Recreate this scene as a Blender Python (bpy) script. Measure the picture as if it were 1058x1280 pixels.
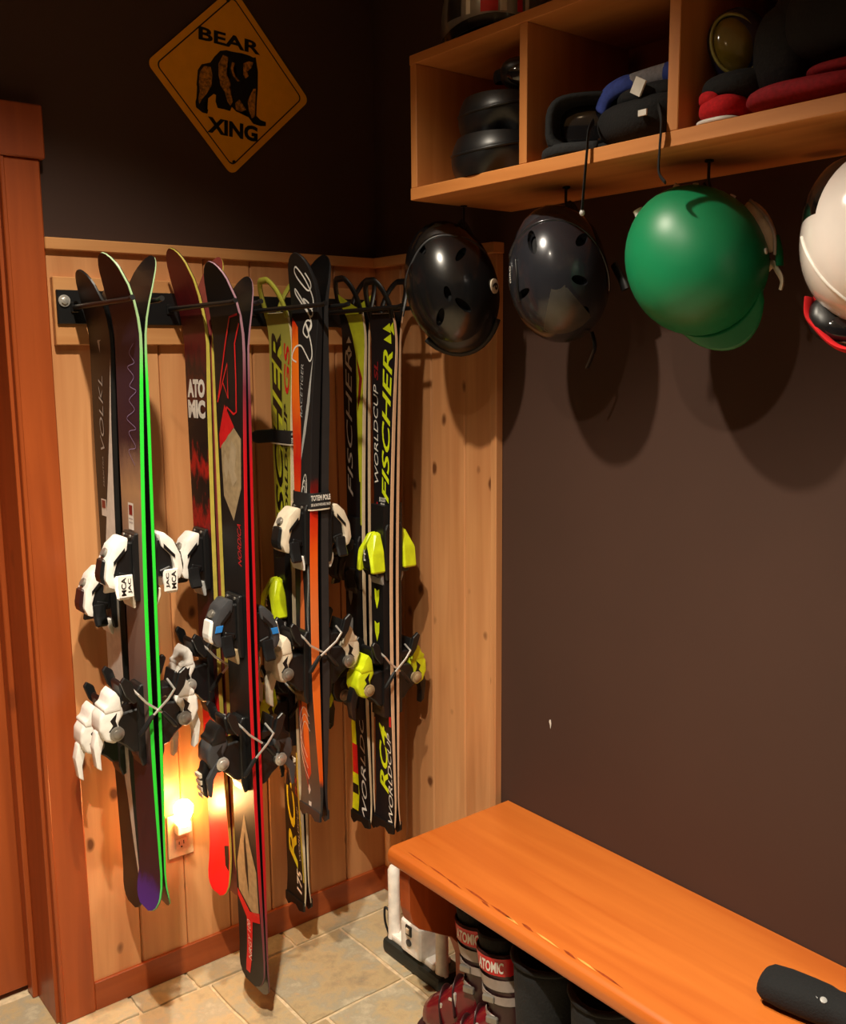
import bpy, bmesh, math, random
from mathutils import Vector, Matrix
random.seed(7)
PI = math.pi
sc = bpy.context.scene
C = sc.collection
for o in list(bpy.data.objects): bpy.data.objects.remove(o)

# ------------------------------------------------------------------ camera
YAW, PITCH, ROLL = math.radians(38.597), math.radians(9.0416), math.radians(-0.517)
CAM = Vector((-1.7201, -2.3617, 1.66))
fw = Vector((math.sin(YAW)*math.cos(PITCH), math.cos(YAW)*math.cos(PITCH), -math.sin(PITCH)))
rt0 = Vector((math.cos(YAW), -math.sin(YAW), 0)); up0 = rt0.cross(fw)
rt = rt0*math.cos(ROLL) + up0*math.sin(ROLL); up = -rt0*math.sin(ROLL) + up0*math.cos(ROLL)
cd = bpy.data.cameras.new('camera'); cam = bpy.data.objects.new('camera', cd); C.objects.link(cam)
M = Matrix((rt, up, -fw)).transposed().to_4x4(); M.translation = CAM
cam.matrix_world = M
cd.sensor_fit = 'HORIZONTAL'; cd.sensor_width = 36; cd.lens = 36*1232.68/1058; cd.clip_start = .05
sc.camera = cam

# ------------------------------------------------------------------ world, exposure, room lights
w = bpy.data.worlds.new('world'); sc.world = w; w.use_nodes = True
w.node_tree.nodes['Background'].inputs[0].default_value = (1, .8, .6, 1)
w.node_tree.nodes['Background'].inputs[1].default_value = .02
vs = sc.view_settings; vs.view_transform = 'Standard'; vs.look = 'None'; vs.gamma = 1; vs.exposure = 0; vs.use_curve_mapping = False
CEIL = 2.74
# recessed ceiling downlights: (x, y, watts, cone degrees)
DOWN = [(-1.08, -.93, 165, 122), (-1.46, -1.50, 320, 118), (-2.3, -3.1, 25, 110), (-.75, -2.75, 25, 110)]
LCOL = (1, .88, .70)
def downlight_lamp(x, y, watts, cone):
    l = bpy.data.lights.new('downlight', 'SPOT'); l.energy = watts; l.color = LCOL
    l.spot_size = math.radians(cone); l.spot_blend = .8; l.shadow_soft_size = .026
    o = bpy.data.objects.new('downlight_lamp', l); C.objects.link(o); o.location = (x, y, CEIL-.012)
for a in DOWN: downlight_lamp(*a)

# ------------------------------------------------------------------ helpers
def lin(h):
    if not isinstance(h, str): return (h[0], h[1], h[2], 1)
    h = h.lstrip('#'); r = [int(h[i:i+2], 16)/255 for i in (0, 2, 4)]
    return tuple((c/12.92 if c <= .04045 else ((c+.055)/1.055)**2.4) for c in r) + (1,)
MATS = {}
def newmat(name):
    m = bpy.data.materials.new(name); m.use_nodes = True; MATS[name] = m
    nt = m.node_tree; return m, nt, nt.nodes['Principled BSDF']
def plain(name, col, rough=.5, metal=0, noise=.12, scale=40, bump=0, coat=0, emit=None, trans=0, spec=.5):
    m, nt, b = newmat(name)
    c = lin(col)
    tc = nt.nodes.new('ShaderNodeTexCoord'); n = nt.nodes.new('ShaderNodeTexNoise'); n.inputs['Scale'].default_value = scale; n.inputs['Detail'].default_value = 4
    nt.links.new(tc.outputs['Object'], n.inputs['Vector'])
    r = nt.nodes.new('ShaderNodeValToRGB'); r.color_ramp.elements[0].position = .3; r.color_ramp.elements[1].position = .7
    r.color_ramp.elements[0].color = tuple(x*(1-noise) for x in c[:3]) + (1,)
    r.color_ramp.elements[1].color = tuple(min(1, x*(1+noise)) for x in c[:3]) + (1,)
    nt.links.new(n.outputs['Fac'], r.inputs['Fac']); nt.links.new(r.outputs['Color'], b.inputs['Base Color'])
    b.inputs['Roughness'].default_value = rough; b.inputs['Metallic'].default_value = metal
    b.inputs['Coat Weight'].default_value = coat; b.inputs['Coat Roughness'].default_value = .12
    b.inputs['Specular IOR Level'].default_value = spec
    if trans: b.inputs['Transmission Weight'].default_value = trans
    if bump:
        bp = nt.nodes.new('ShaderNodeBump'); bp.inputs['Strength'].default_value = bump; bp.inputs['Distance'].default_value = .004
        nt.links.new(n.outputs['Fac'], bp.inputs['Height']); nt.links.new(bp.outputs['Normal'], b.inputs['Normal'])
    if emit: b.inputs['Emission Color'].default_value = lin(emit[0]); b.inputs['Emission Strength'].default_value = emit[1]
    return m
def wood(name, light, dark, axis='Z', rough=.45, knots=.5, coat=0, vary=.2, kcol='#5a2f16', grain=1.0, kscale=6.0):
    m, nt, b = newmat(name); N = nt.nodes.new; L = nt.links.new
    tc = N('ShaderNodeTexCoord'); oi = N('ShaderNodeObjectInfo')
    off = N('ShaderNodeVectorMath'); off.operation = 'SCALE'; off.inputs[0].default_value = (7, 13, 5); L(oi.outputs['Random'], off.inputs['Scale'])
    add = N('ShaderNodeVectorMath'); add.operation = 'ADD'; L(tc.outputs['Object'], add.inputs[0]); L(off.outputs[0], add.inputs[1])
    mp = N('ShaderNodeMapping'); s = [26*grain]*3; s['XYZ'.index(axis)] = 1.6*grain; mp.inputs['Scale'].default_value = s; L(add.outputs[0], mp.inputs['Vector'])
    n1 = N('ShaderNodeTexNoise'); n1.inputs['Scale'].default_value = 1; n1.inputs['Detail'].default_value = 6; n1.inputs['Distortion'].default_value = .6; L(mp.outputs[0], n1.inputs['Vector'])
    mp2 = N('ShaderNodeMapping'); s2 = [4]*3; s2['XYZ'.index(axis)] = .7; mp2.inputs['Scale'].default_value = s2; L(add.outputs[0], mp2.inputs['Vector'])
    n2 = N('ShaderNodeTexNoise'); n2.inputs['Scale'].default_value = 1.3; n2.inputs['Detail'].default_value = 2; L(mp2.outputs[0], n2.inputs['Vector'])
    mx = N('ShaderNodeMath'); mx.operation = 'MULTIPLY_ADD'; L(n1.outputs['Fac'], mx.inputs[0]); mx.inputs[1].default_value = .6
    m2 = N('ShaderNodeMath'); m2.operation = 'MULTIPLY'; L(n2.outputs['Fac'], m2.inputs[0]); m2.inputs[1].default_value = .4; L(m2.outputs[0], mx.inputs[2])
    r = N('ShaderNodeValToRGB'); r.color_ramp.elements[0].position = .3; r.color_ramp.elements[1].position = .68
    r.color_ramp.elements[0].color = lin(dark); r.color_ramp.elements[1].color = lin(light); L(mx.outputs[0], r.inputs['Fac'])
    hv = N('ShaderNodeHueSaturation'); L(r.outputs['Color'], hv.inputs['Color'])
    mr = N('ShaderNodeMapRange'); mr.inputs['To Min'].default_value = 1-vary; mr.inputs['To Max'].default_value = 1+vary; L(oi.outputs['Random'], mr.inputs['Value']); L(mr.outputs[0], hv.inputs['Value'])
    last = hv.outputs['Color']
    if knots:
        mk = N('ShaderNodeMapping'); s3 = [kscale]*3; s3['XYZ'.index(axis)] = kscale*.62; mk.inputs['Scale'].default_value = s3
        wn = N('ShaderNodeTexNoise'); wn.inputs['Scale'].default_value = 14; L(add.outputs[0], wn.inputs['Vector'])
        wv = N('ShaderNodeVectorMath'); wv.operation = 'MULTIPLY_ADD'; wv.inputs[1].default_value = (.02,)*3; L(wn.outputs['Color'], wv.inputs[0]); L(add.outputs[0], wv.inputs[2]); L(wv.outputs[0], mk.inputs['Vector'])
        vo = N('ShaderNodeTexVoronoi'); vo.inputs['Scale'].default_value = 1; L(mk.outputs[0], vo.inputs['Vector'])
        kr = N('ShaderNodeValToRGB'); kr.color_ramp.elements[0].position = .07; kr.color_ramp.elements[1].position = .14
        kr.color_ramp.elements[0].color = (knots,)*3 + (1,); kr.color_ramp.elements[1].color = (0, 0, 0, 1); L(vo.outputs['Distance'], kr.inputs['Fac'])
        mc = N('ShaderNodeMixRGB'); L(kr.outputs['Color'], mc.inputs['Fac']); L(last, mc.inputs['Color1']); mc.inputs['Color2'].default_value = lin(kcol); last = mc.outputs['Color']
    L(last, b.inputs['Base Color'])
    b.inputs['Roughness'].default_value = rough; b.inputs['Coat Weight'].default_value = coat; b.inputs['Coat Roughness'].default_value = .25
    bp = N('ShaderNodeBump'); bp.inputs['Strength'].default_value = .12; bp.inputs['Distance'].default_value = .002; L(n1.outputs['Fac'], bp.inputs['Height']); L(bp.outputs['Normal'], b.inputs['Normal'])
    return m
def ramp_u(name, stops, rough=.45, wobble=.05, wscale=9, coat=.0, interp='LINEAR', vamp=0.0):
    """printed topsheet: colours along the ski (local Z), borders broken up by noise"""
    m, nt, b = newmat(name); N = nt.nodes.new; L = nt.links.new
    tc = N('ShaderNodeTexCoord'); sp = N('ShaderNodeSeparateXYZ'); L(tc.outputs['Object'], sp.inputs[0])
    mp = N('ShaderNodeMapping'); mp.inputs['Scale'].default_value = (1, 2.2, 1); L(tc.outputs['Object'], mp.inputs['Vector'])
    n = N('ShaderNodeTexNoise'); n.inputs['Scale'].default_value = wscale; n.inputs['Detail'].default_value = 8; n.inputs['Roughness'].default_value = .65; L(mp.outputs[0], n.inputs['Vector'])
    a = N('ShaderNodeMath'); a.operation = 'SUBTRACT'; L(n.outputs['Fac'], a.inputs[0]); a.inputs[1].default_value = .5
    a2 = N('ShaderNodeMath'); a2.operation = 'MULTIPLY_ADD'; L(a.outputs[0], a2.inputs[0]); a2.inputs[1].default_value = wobble*2; L(sp.outputs['Z'], a2.inputs[2])
    dv = N('ShaderNodeMath'); dv.operation = 'DIVIDE'; L(a2.outputs[0], dv.inputs[0]); dv.inputs[1].default_value = 2.0
    r = N('ShaderNodeValToRGB'); cr = r.color_ramp; cr.interpolation = interp
    stops = sorted(stops)
    cr.elements[0].position = stops[0][0]/2; cr.elements[0].color = lin(stops[0][1])
    cr.elements[1].position = stops[1][0]/2; cr.elements[1].color = lin(stops[1][1])
    for z, c in stops[2:]:
        e = cr.elements.new(z/2); e.color = lin(c)
    L(dv.outputs[0], r.inputs['Fac']); L(r.outputs['Color'], b.inputs['Base Color'])
    b.inputs['Roughness'].default_value = rough; b.inputs['Coat Weight'].default_value = coat; b.inputs['Coat Roughness'].default_value = .15; b.inputs['Specular IOR Level'].default_value = .3
    return m

class B:
    """collects shapes in one bmesh; .o() links it as one mesh object"""
    def __init__(s, f=None): s.bm = bmesh.new(); s.f = f
    def V(s, p):
        return s.bm.verts.new(s.f(*p) if s.f else p)
    def face(s, vs):
        try: return s.bm.faces.new(vs)
        except ValueError: return None
    def box(s, lo, hi, bev=0, seg=1, mtx=None):
        x0, y0, z0 = lo; x1, y1, z1 = hi
        t = bmesh.new(); bmesh.ops.create_cube(t, size=1)
        for v in t.verts: v.co = Vector(((x0+x1)/2+v.co.x*(x1-x0), (y0+y1)/2+v.co.y*(y1-y0), (z0+z1)/2+v.co.z*(z1-z0)))
        return s._add(t, bev, seg, mtx)
    def _add(s, t, bev=0, seg=1, mtx=None):
        if bev: bmesh.ops.bevel(t, geom=t.edges[:], offset=bev, segments=seg, affect='EDGES', profile=.6, clamp_overlap=True)
        if mtx is not None: bmesh.ops.transform(t, matrix=mtx, verts=t.verts[:])
        mp = {}
        for v in t.verts: mp[v] = s.V(tuple(v.co))
        for f in t.faces: s.face([mp[v] for v in f.verts])
        t.free(); return s
    def prism(s, pts, a, b, fn, bev=0, seg=1):
        """2D polygon pts extruded from a to b; fn(p, q, t) -> 3D"""
        t = bmesh.new()
        A = [t.verts.new(fn(p[0], p[1], a)) for p in pts]; D = [t.verts.new(fn(p[0], p[1], b)) for p in pts]
        n = len(pts); t.faces.new(A[::-1]); t.faces.new(D)
        for i in range(n): t.faces.new((A[i], A[(i+1) % n], D[(i+1) % n], D[i]))
        bmesh.ops.recalc_face_normals(t, faces=t.faces[:])
        return s._add(t, bev, seg)
    def loft(s, rings, cap=True, closed=True):
        R = [[s.V(tuple(p)) for p in r] for r in rings]; n = len(R[0])
        for i in range(len(R)-1):
            for j in range(n if closed else n-1):
                s.face((R[i][j], R[i][(j+1) % n], R[i+1][(j+1) % n], R[i+1][j]))
        if cap and closed: s.face(R[0][::-1]); s.face(R[-1])
        return s
    def tube(s, pts, r, n=8, flat=None, ref=None):
        pts = [Vector(p) for p in pts]; rs = r if isinstance(r, (list, tuple)) else [r]*len(pts)
        rings = []; prev = None
        for i, p in enumerate(pts):
            t = (pts[min(i+1, len(pts)-1)]-pts[max(i-1, 0)]).normalized()
            if prev is None:
                a = Vector(ref) if ref else (Vector((0, 0, 1)) if abs(t.z) < .9 else Vector((1, 0, 0)))
            else: a = prev
            x = (a - t*a.dot(t)).normalized(); prev = x; y = t.cross(x)
            fl = flat if flat else 1
            rings.append([p + rs[i]*(math.cos(2*PI*k/n)*x + fl*math.sin(2*PI*k/n)*y) for k in range(n)])
        return s.loft(rings)
    def disc(s, c, axis, r, h, n=20, bev=.15):
        c = Vector(c); ax = Vector(axis).normalized()
        return s.tube([c-ax*h/2, c-ax*h/2*(1-bev), c+ax*h/2*(1-bev), c+ax*h/2], [r*(1-bev*.6), r, r, r*(1-bev*.6)], n)
    def ell(s, c, rad, mtx=None, nu=16, nv=10, pw=1.0):
        c = Vector(c); rings = []
        for i in range(nv+1):
            th = PI*(i/nv)*.998 + .001*PI; ring = []
            for j in range(nu):
                ph = 2*PI*j/nu
                d = Vector((math.sin(th)*math.cos(ph), math.sin(th)*math.sin(ph), math.cos(th)))
                if pw != 1.0: d = Vector([math.copysign(abs(q)**pw, q) for q in d])
                d = Vector((d.x*rad[0], d.y*rad[1], d.z*rad[2]))
                if mtx is not None: d = mtx @ d
                ring.append(c+d)
            rings.append(ring)
        return s.loft(rings)
    def o(s, name, mat, parent=None, smooth=False, org=None, kind=None, tri=False):
        if org is not None: bmesh.ops.translate(s.bm, vec=-Vector(org), verts=s.bm.verts[:])
        bmesh.ops.recalc_face_normals(s.bm, faces=s.bm.faces[:])
        me = bpy.data.meshes.new(name); s.bm.to_mesh(me); s.bm.free()
        me.materials.append(mat)
        if smooth:
            me.shade_smooth()
            if smooth is not True: 
                me.set_sharp_from_angle(angle=math.radians(smooth))
        ob = bpy.data.objects.new(name, me); C.objects.link(ob)
        if parent is not None: ob.parent = parent
        if kind: ob['kind'] = kind
        return ob
def tag(o, label, cat, group=None):
    o['label'] = label; o['category'] = cat
    if group: o['group'] = group
    return o
def thing(name, label, cat, loc=(0, 0, 0), group=None, rot=None):
    o = bpy.data.objects.new(name, None); C.objects.link(o); o.location = loc; o.empty_display_size = .05
    if rot is not None: o.rotation_euler = rot
    return tag(o, label, cat, group)
def struct(o): o['kind'] = 'structure'; return o
def copy_tree(o, parent=None):
    c = o.copy(); C.objects.link(c); c.parent = parent
    for ch in list(o.children): copy_tree(ch, c)
    return c
_txt = {}
def text_geo(s, bold=0, shear=0, spacing=1.0):
    key = (s, bold, shear, spacing)
    if key not in _txt:
        cu = bpy.data.curves.new('t', 'FONT'); cu.body = s; cu.offset = bold; cu.shear = shear; cu.space_character = spacing; cu.resolution_u = 3
        cu.align_x = 'CENTER'; cu.align_y = 'CENTER'
        ob = bpy.data.objects.new('t', cu); C.objects.link(ob); bpy.context.view_layer.update()
        me = bpy.data.meshes.new_from_object(ob.evaluated_get(bpy.context.evaluated_depsgraph_get()))
        vs = [(v.co.x, v.co.y) for v in me.vertices]; fs = [tuple(p.vertices) for p in me.polygons]
        bpy.data.objects.remove(ob); bpy.data.curves.remove(cu); bpy.data.meshes.remove(me)
        x0 = min(v[0] for v in vs); x1 = max(v[0] for v in vs); y0 = min(v[1] for v in vs); y1 = max(v[1] for v in vs)
        vs = [((x-(x0+x1)/2)/(x1-x0), (y-(y0+y1)/2)/(y1-y0)) for x, y in vs]
        _txt[key] = (vs, fs)
    return _txt[key]
def text_obj(name, s, fn, width, height, mat, parent, bold=.0, shear=0, org=None):
    """fn(x, y) -> 3D; text fills width x height around (0,0)"""
    vs, fs = text_geo(s, bold, shear)
    me = bpy.data.meshes.new(name); me.from_pydata([tuple(Vector(fn(x*width, y*height)) - (Vector(org) if org is not None else Vector())) for x, y in vs], [], fs)
    me.materials.append(mat); o = bpy.data.objects.new(name, me); C.objects.link(o); o.parent = parent; return o

# ------------------------------------------------------------------ materials
m_wall = plain('brown wall paint', '#40291f', .7, noise=.06, scale=3, bump=0)
m_pine = wood('pine panelling', '#d59c69', '#b07346', 'Z', .42, knots=.9, vary=.13, kscale=10)
m_pinetrim = wood('pine trim', '#d8a068', '#bc7f4a', 'X', .45, knots=.5, vary=.05)
m_pinetrimy = wood('pine trim across', '#d8a068', '#bc7f4a', 'Y', .45, knots=.5, vary=.05)
m_door = wood('stained door wood', '#ab5222', '#883b16', 'Z', .38, knots=.5, vary=.05, kcol='#5a2410')
m_base = wood('stained skirting wood', '#ad5626', '#8a3d18', 'X', .45, knots=.4, vary=.04, kcol='#5a2410')
m_bench = wood('orange bench wood', '#c9702c', '#ad531a', 'Y', .33, knots=.3, vary=.0, coat=.25, kcol='#9a4312', grain=.8, kscale=3.5)
m_corbel = wood('bracket wood', '#b4531f', '#8a3a12', 'Z', .4, knots=0, vary=.0)
m_cubby = wood('cubby pine', '#cf8a4c', '#b06a30', 'Y', .5, knots=.75, vary=.06, kcol='#5b2c14', kscale=4)
m_ceil = plain('ceiling paint', '#cbb9a2', .8)
m_grout = plain('grout', '#cdb795', .9, scale=60, noise=.2, bump=.3)
m_black = plain('black plastic', '#141415', .38)
m_blackm = plain('black satin metal', '#101011', .42)
m_blackgl = plain('gloss black shell', '#0c0c0d', .16, coat=.6)
m_rubber = plain('black rubber', '#17181a', .6)
m_cloth = plain('black fabric', '#0b0c0e', .9, scale=220, noise=.3, bump=.4)
m_cloth2 = plain('charcoal fabric', '#121417', .9, scale=160, noise=.3, bump=.4)
m_steel = plain('brushed steel', '#d6d2ca', .32, metal=.65)
m_dksteel = plain('dark steel', '#8f8a82', .35, metal=.55)
m_white = plain('white plastic', '#efebe4', .35)
m_cream = plain('cream plastic', '#dccfb8', .4)
m_tan = plain('tan panel print', '#9c8868', .4, scale=70, noise=.18)
m_panelpat = plain('pale panel print', '#a8967a', .4)
m_grey = plain('grey plastic', '#3d3e41', .35)
m_lgrey = plain('light grey print', '#a6a6a4', .4)
m_blue = plain('blue plastic', '#2b7fd0', .3)
m_red = plain('red print', '#c81a20', .35)
m_dred = plain('dark red print', '#7c1418', .4)
m_orange = plain('orange print', '#e8641a', .35, noise=.3, scale=25)
m_yel = plain('acid yellow plastic', '#cfe01e', .35)
m_yelp = plain('acid yellow print', '#b9bf2a', .4)
m_olive = plain('olive yellow', '#a8a83e', .45)
m_wprint = plain('white print', '#dcd8d0', .45)
m_blkprint = plain('black print', '#0e0d0d', .4)
m_purple = plain('purple print', '#8f7fa8', .45)
m_green = ramp_u('neon green sidewall', [(0, '#7fc08a'), (.08, '#3bd646'), (.3, '#2fdc3a'), (1.22, '#2fd83a'), (1.30, '#86ad78'), (1.5, '#93a884')], wobble=.0)
m_redside = ramp_u('red sidewall', [(0, '#6a4a4e'), (.2, '#7c3038'), (.32, '#b8121c'), (.5, '#c8141f'), (1.35, '#b8121c'), (1.50, '#6c2a38'), (1.60, '#8a6470'), (1.8, '#8f6f7a')], wobble=.0)
m_yelside = plain('yellow sidewall', '#b7a94a', .4, noise=.1)
m_whside = plain('cream sidewall', '#d9c8a8', .4, noise=.06)
m_pkside = plain('pale wood sidewall', '#d8b391', .4, noise=.06)
m_dkside = plain('charcoal sidewall', '#2b2a2b', .4, noise=.1)
m_gyside = plain('black white sidewall', '#171616', .4)
m_skibase = plain('black ski base', '#0b0b0c', .3)
m_sign = plain('amber sign face', '#f0a412', .4, noise=.04)
m_ivory = plain('ivory outlet plastic', '#d8c3a0', .35)
m_redstrap = plain('red strap webbing', '#d0121b', .7)
m_hgreen = plain('satin green shell', '#0c7a4c', .42, noise=.04, scale=20)
m_hwhite = plain('gloss white shell', '#efe6e0', .14, coat=.7, noise=.02)
m_hgrey = plain('graphite shell', '#2c2d33', .24, metal=.35, coat=.5, noise=.08)
m_hblack = plain('carbon look shell', '#131314', .26, coat=.4)
m_hsilver = plain('silver shell', '#8d8a88', .28, metal=.5, coat=.4)
m_lining = plain('cream lining', '#cdbba4', .8)
m_dlining = plain('dark lining', '#0d0d0f', .9)
m_lens = plain('amber lens', '#6b5d1e', .08, coat=.8)
m_lensd = plain('smoke lens', '#1a1a1c', .06, coat=.8)
m_navy = plain('navy plastic', '#141a38', .3)
m_blueband = plain('blue band fabric', '#34489a', .85, scale=120, noise=.2)
m_greyband = plain('grey band fabric', '#8b8b90', .85, scale=120, noise=.2)
m_redcloth = plain('red fleece', '#c00d18', .9, scale=150, noise=.2, bump=.3)
m_darkred = plain('crimson fabric', '#8f0a1c', .85, scale=150, noise=.2, bump=.3)
m_bootred = plain('translucent red boot shell', '#640f19', .25, coat=.5)
m_bootdk = plain('dark maroon boot shell', '#341a1b', .35)
m_bootgrey = plain('boot cuff grey print', '#9a8d86', .4)
m_gum = plain('dark green rubber', '#1d211c', .6)
m_bulb = plain('glowing night light', '#fff0d0', .5, emit=('#ffb45a', 90), noise=0)
m_lampglow = plain('downlight lens', '#fff3e0', .5, emit=('#ffd9a8', 6), noise=0)
def slate():
    m, nt, b = newmat('slate tile'); N = nt.nodes.new; L = nt.links.new
    tc = N('ShaderNodeTexCoord'); oi = N('ShaderNodeObjectInfo')
    off = N('ShaderNodeVectorMath'); off.operation = 'SCALE'; off.inputs[0].default_value = (17, 23, 9); L(oi.outputs['Random'], off.inputs['Scale'])
    add = N('ShaderNodeVectorMath'); add.operation = 'ADD'; L(tc.outputs['Object'], add.inputs[0]); L(off.outputs[0], add.inputs[1])
    n = N('ShaderNodeTexNoise'); n.inputs['Scale'].default_value = 7; n.inputs['Detail'].default_value = 10; n.inputs['Roughness'].default_value = .68; L(add.outputs[0], n.inputs['Vector'])
    r = N('ShaderNodeValToRGB'); cr = r.color_ramp
    cr.elements[0].position = .30; cr.elements[0].color = lin('#6f5a3c'); cr.elements[1].position = .70; cr.elements[1].color = lin('#dccba8')
    e = cr.elements.new(.45); e.color = lin('#b4955f'); e = cr.elements.new(.54); e.color = lin('#948a72')
    L(n.outputs['Fac'], r.inputs['Fac'])
    r2 = N('ShaderNodeValToRGB'); r2.color_ramp.elements[0].color = lin('#a89f8a'); r2.color_ramp.elements[1].color = lin('#e6d8bb'); L(oi.outputs['Random'], r2.inputs['Fac'])
    mx = N('ShaderNodeMixRGB'); mx.blend_type = 'MIX'; mx.inputs['Fac'].default_value = .35; L(r.outputs['Color'], mx.inputs['Color1']); L(r2.outputs['Color'], mx.inputs['Color2'])
    L(mx.outputs['Color'], b.inputs['Base Color']); b.inputs['Roughness'].default_value = .62
    bp = N('ShaderNodeBump'); bp.inputs['Strength'].default_value = .8; bp.inputs['Distance'].default_value = .012; L(n.outputs['Fac'], bp.inputs['Height']); L(bp.outputs['Normal'], b.inputs['Normal'])
    return m
m_slate = slate()

# ------------------------------------------------------------------ room shell
XL, YB = -3.2, -4.0           # far left wall, wall behind the camera
DX0, DX1, DZ = -1.93, -1.032, 2.10   # door opening in wall_left
floor = struct(B().box((XL, YB, -.10), (.0, .30, -.006)).o('floor', m_grout))
def tile(x0, x1, y0, y1):
    g = .005; h = random.uniform(-.0012, .0012)
    pts = []
    for (a, b_, c, d) in ((x0+g, y0+g, x1-g, y0+g), (x1-g, y0+g, x1-g, y1-g), (x1-g, y1-g, x0+g, y1-g), (x0+g, y1-g, x0+g, y0+g)):
        for k in range(5):
            t = k/5; j = random.uniform(-.0028, .0028) if k else 0
            nx, ny = (d-b_), (a-c); l = math.hypot(nx, ny)
            pts.append((a+(c-a)*t+nx/l*j, b_+(d-b_)*t+ny/l*j))
    cx, cy = (x0+x1)/2, (y0+y1)/2
    ins = [(cx+(p[0]-cx)*.985, cy+(p[1]-cy)*.985) for p in pts]
    bb = B(); bb.loft([[(p[0], p[1], -.008) for p in pts], [(p[0], p[1], h-.002) for p in pts], [(p[0], p[1], h) for p in ins]])
    o = bb.o('tile', m_slate, floor, org=(cx, cy, 0)); o.location = (cx, cy, 0)
rows = [.16, -.11, -.42, -.73, -1.04, -1.35, -1.66, -1.97, -2.28, -2.9, -3.5, -4.0]
random.seed(3)
for i in range(len(rows)-1):
    y1, y0 = rows[i], rows[i+1]
    if i == 1: xs = [.0, -.252, -.555, -.672, -.97, -1.28, -1.59, -1.9, -2.2, -2.5, -2.85, -3.2]
    elif i == 0: xs = [.0, -.40, -.70, -.86, -1.032, -1.34, -1.64, -1.93]
    elif i == 2: xs = [.0, -.252, -.50, -.80, -1.1, -1.4, -1.7, -2.0, -2.3, -2.6, -2.9, -3.2]
    else:
        xs = [.0]; 
        while xs[-1] > -3.0: xs.append(xs[-1]-random.choice((.3, .3, .45, .6)))
        xs[-1] = -3.2
    for a, b_ in zip(xs, xs[1:]): tile(b_, a, y0, min(y1, .0) if (i == 0 and (a > -1.0)) else y1)
random.seed(11)
b = B(); b.box((DX1, 0, 0), (.12, .30, CEIL)); b.box((DX0, 0, DZ), (DX1, .30, CEIL)); b.box((XL-.1, 0, 0), (DX0, .30, CEIL))
wall_left = struct(b.o('wall_left', m_wall))
wall_right = struct(B().box((0, YB-.1, 0), (.12, 0, CEIL)).o('wall_right', m_wall))
struct(B().box((XL-.1, YB-.1, 0), (XL, 0, CEIL)).o('wall_far_left', m_wall))
struct(B().box((XL, YB-.1, 0), (0, YB, CEIL)).o('wall_behind', m_wall))
ceiling = struct(B().box((XL-.1, YB-.1, CEIL), (.12, .30, CEIL+.1)).o('ceiling', m_ceil))
# panelling planks, each with bevelled V-groove edges
def plank_a(x0, x1, z0, z1):
    B().prism([(x0+.0008, 0), (x0+.0008, -.016), (x0+.0045, -.02), (x1-.0045, -.02), (x1-.0008, -.016), (x1-.0008, 0)], z0, z1, lambda p, q, t: (p, q, t)).o('plank', m_pine, wall_left)
def plank_b(y0, y1, z0, z1):
    B().prism([(0, y0+.0008), (-.016, y0+.0008), (-.02, y0+.0045), (-.02, y1-.0045), (-.016, y1-.0008), (0, y1-.0008)], z0, z1, lambda p, q, t: (p, q, t)).o('plank', m_pine, wall_right)
xs = [-.950, -.815, -.684, -.553, -.422, -.291, -.160, 0]
for a, c in zip(xs, xs[1:]): plank_a(a, c, .05, 1.91)
ys = [-.515, -.41, -.272, -.141, -.02]
for a, c in zip(ys, ys[1:]): plank_b(a, c, .05, 1.91)
struct(B().box((-.950, -.036, 1.905), (-.0, 0, 1.932), bev=.002).o('trim_1', m_pinetrim))
struct(B().box((-.036, -.538, 1.905), (0, -.036, 1.932), bev=.002).o('trim_2', m_pinetrimy))
struct(B().box((-.024, -.535, .0), (0, -.514, 1.905), bev=.002).o('trim_3', m_pine))
struct(B().box((-.948, -.028, 0), (0, 0, .078), bev=.002).o('baseboard_left', m_base))
struct(B().box((-.026, -2.6, 0), (0, -.028, .078), bev=.002).o('baseboard_right', wood('skirting across', '#8f4420', '#6c2e12', 'Y', .45, knots=0)))
# door in its frame
door = struct(B().box((DX0+.02, .175, .012), (DX1-.012, .215, DZ-.03), bev=.002).o('door_1', m_door))
for (x0, x1, z0, z1) in ((-1.93+.12, -1.16, .25, .95), (-1.93+.12, -1.16, 1.08, 1.95)):
    B().box((x0, .168, z0), (x1, .178, z1), bev=.006).o('door_panel', m_door, door)
B().box((DX1-.012, -.012, 0), (DX1, .22, DZ), bev=.001).o('jamb', m_door, door)
B().box((DX0, -.012, 0), (DX0+.012, .22, DZ), bev=.001).o('jamb', m_door, door)
B().box((DX0, -.012, DZ-.012), (DX1, .22, DZ), bev=.001).o('head_jamb', m_door, door)
B().box((DX1-.026, .128, 0), (DX1-.012, .172, DZ-.012), bev=.002).o('door_stop', m_door, door)
B().box((DX0+.012, .128, 0), (DX0+.026, .172, DZ-.012), bev=.002).o('door_stop', m_door, door)
B().box((DX1, -.030, 0), (-.948, 0, DZ), bev=.003).o('casing', m_door, door)
B().box((DX1-.004, -.034, 0), (DX1+.006, -.004, DZ), bev=.002).o('casing_bead', m_door, door)
B().box((DX0-.084, -.030, 0), (DX0, 0, DZ), bev=.003).o('casing', m_door, door)
B().box((DX0-.10, -.040, DZ), (-.938, 0, DZ+.115), bev=.003).o('head_casing', m_door, door)
dk = B(); dk.disc((DX0+.09, .155, 1.0), (0, 1, 0), .03, .01); dk.ell((DX0+.09, .115, 1.0), (.027, .022, .027)); dk.tube([(DX0+.09, .16, 1.0), (DX0+.09, .12, 1.0)], .01); dk.o('door_knob', m_dksteel, door, smooth=40)
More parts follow.
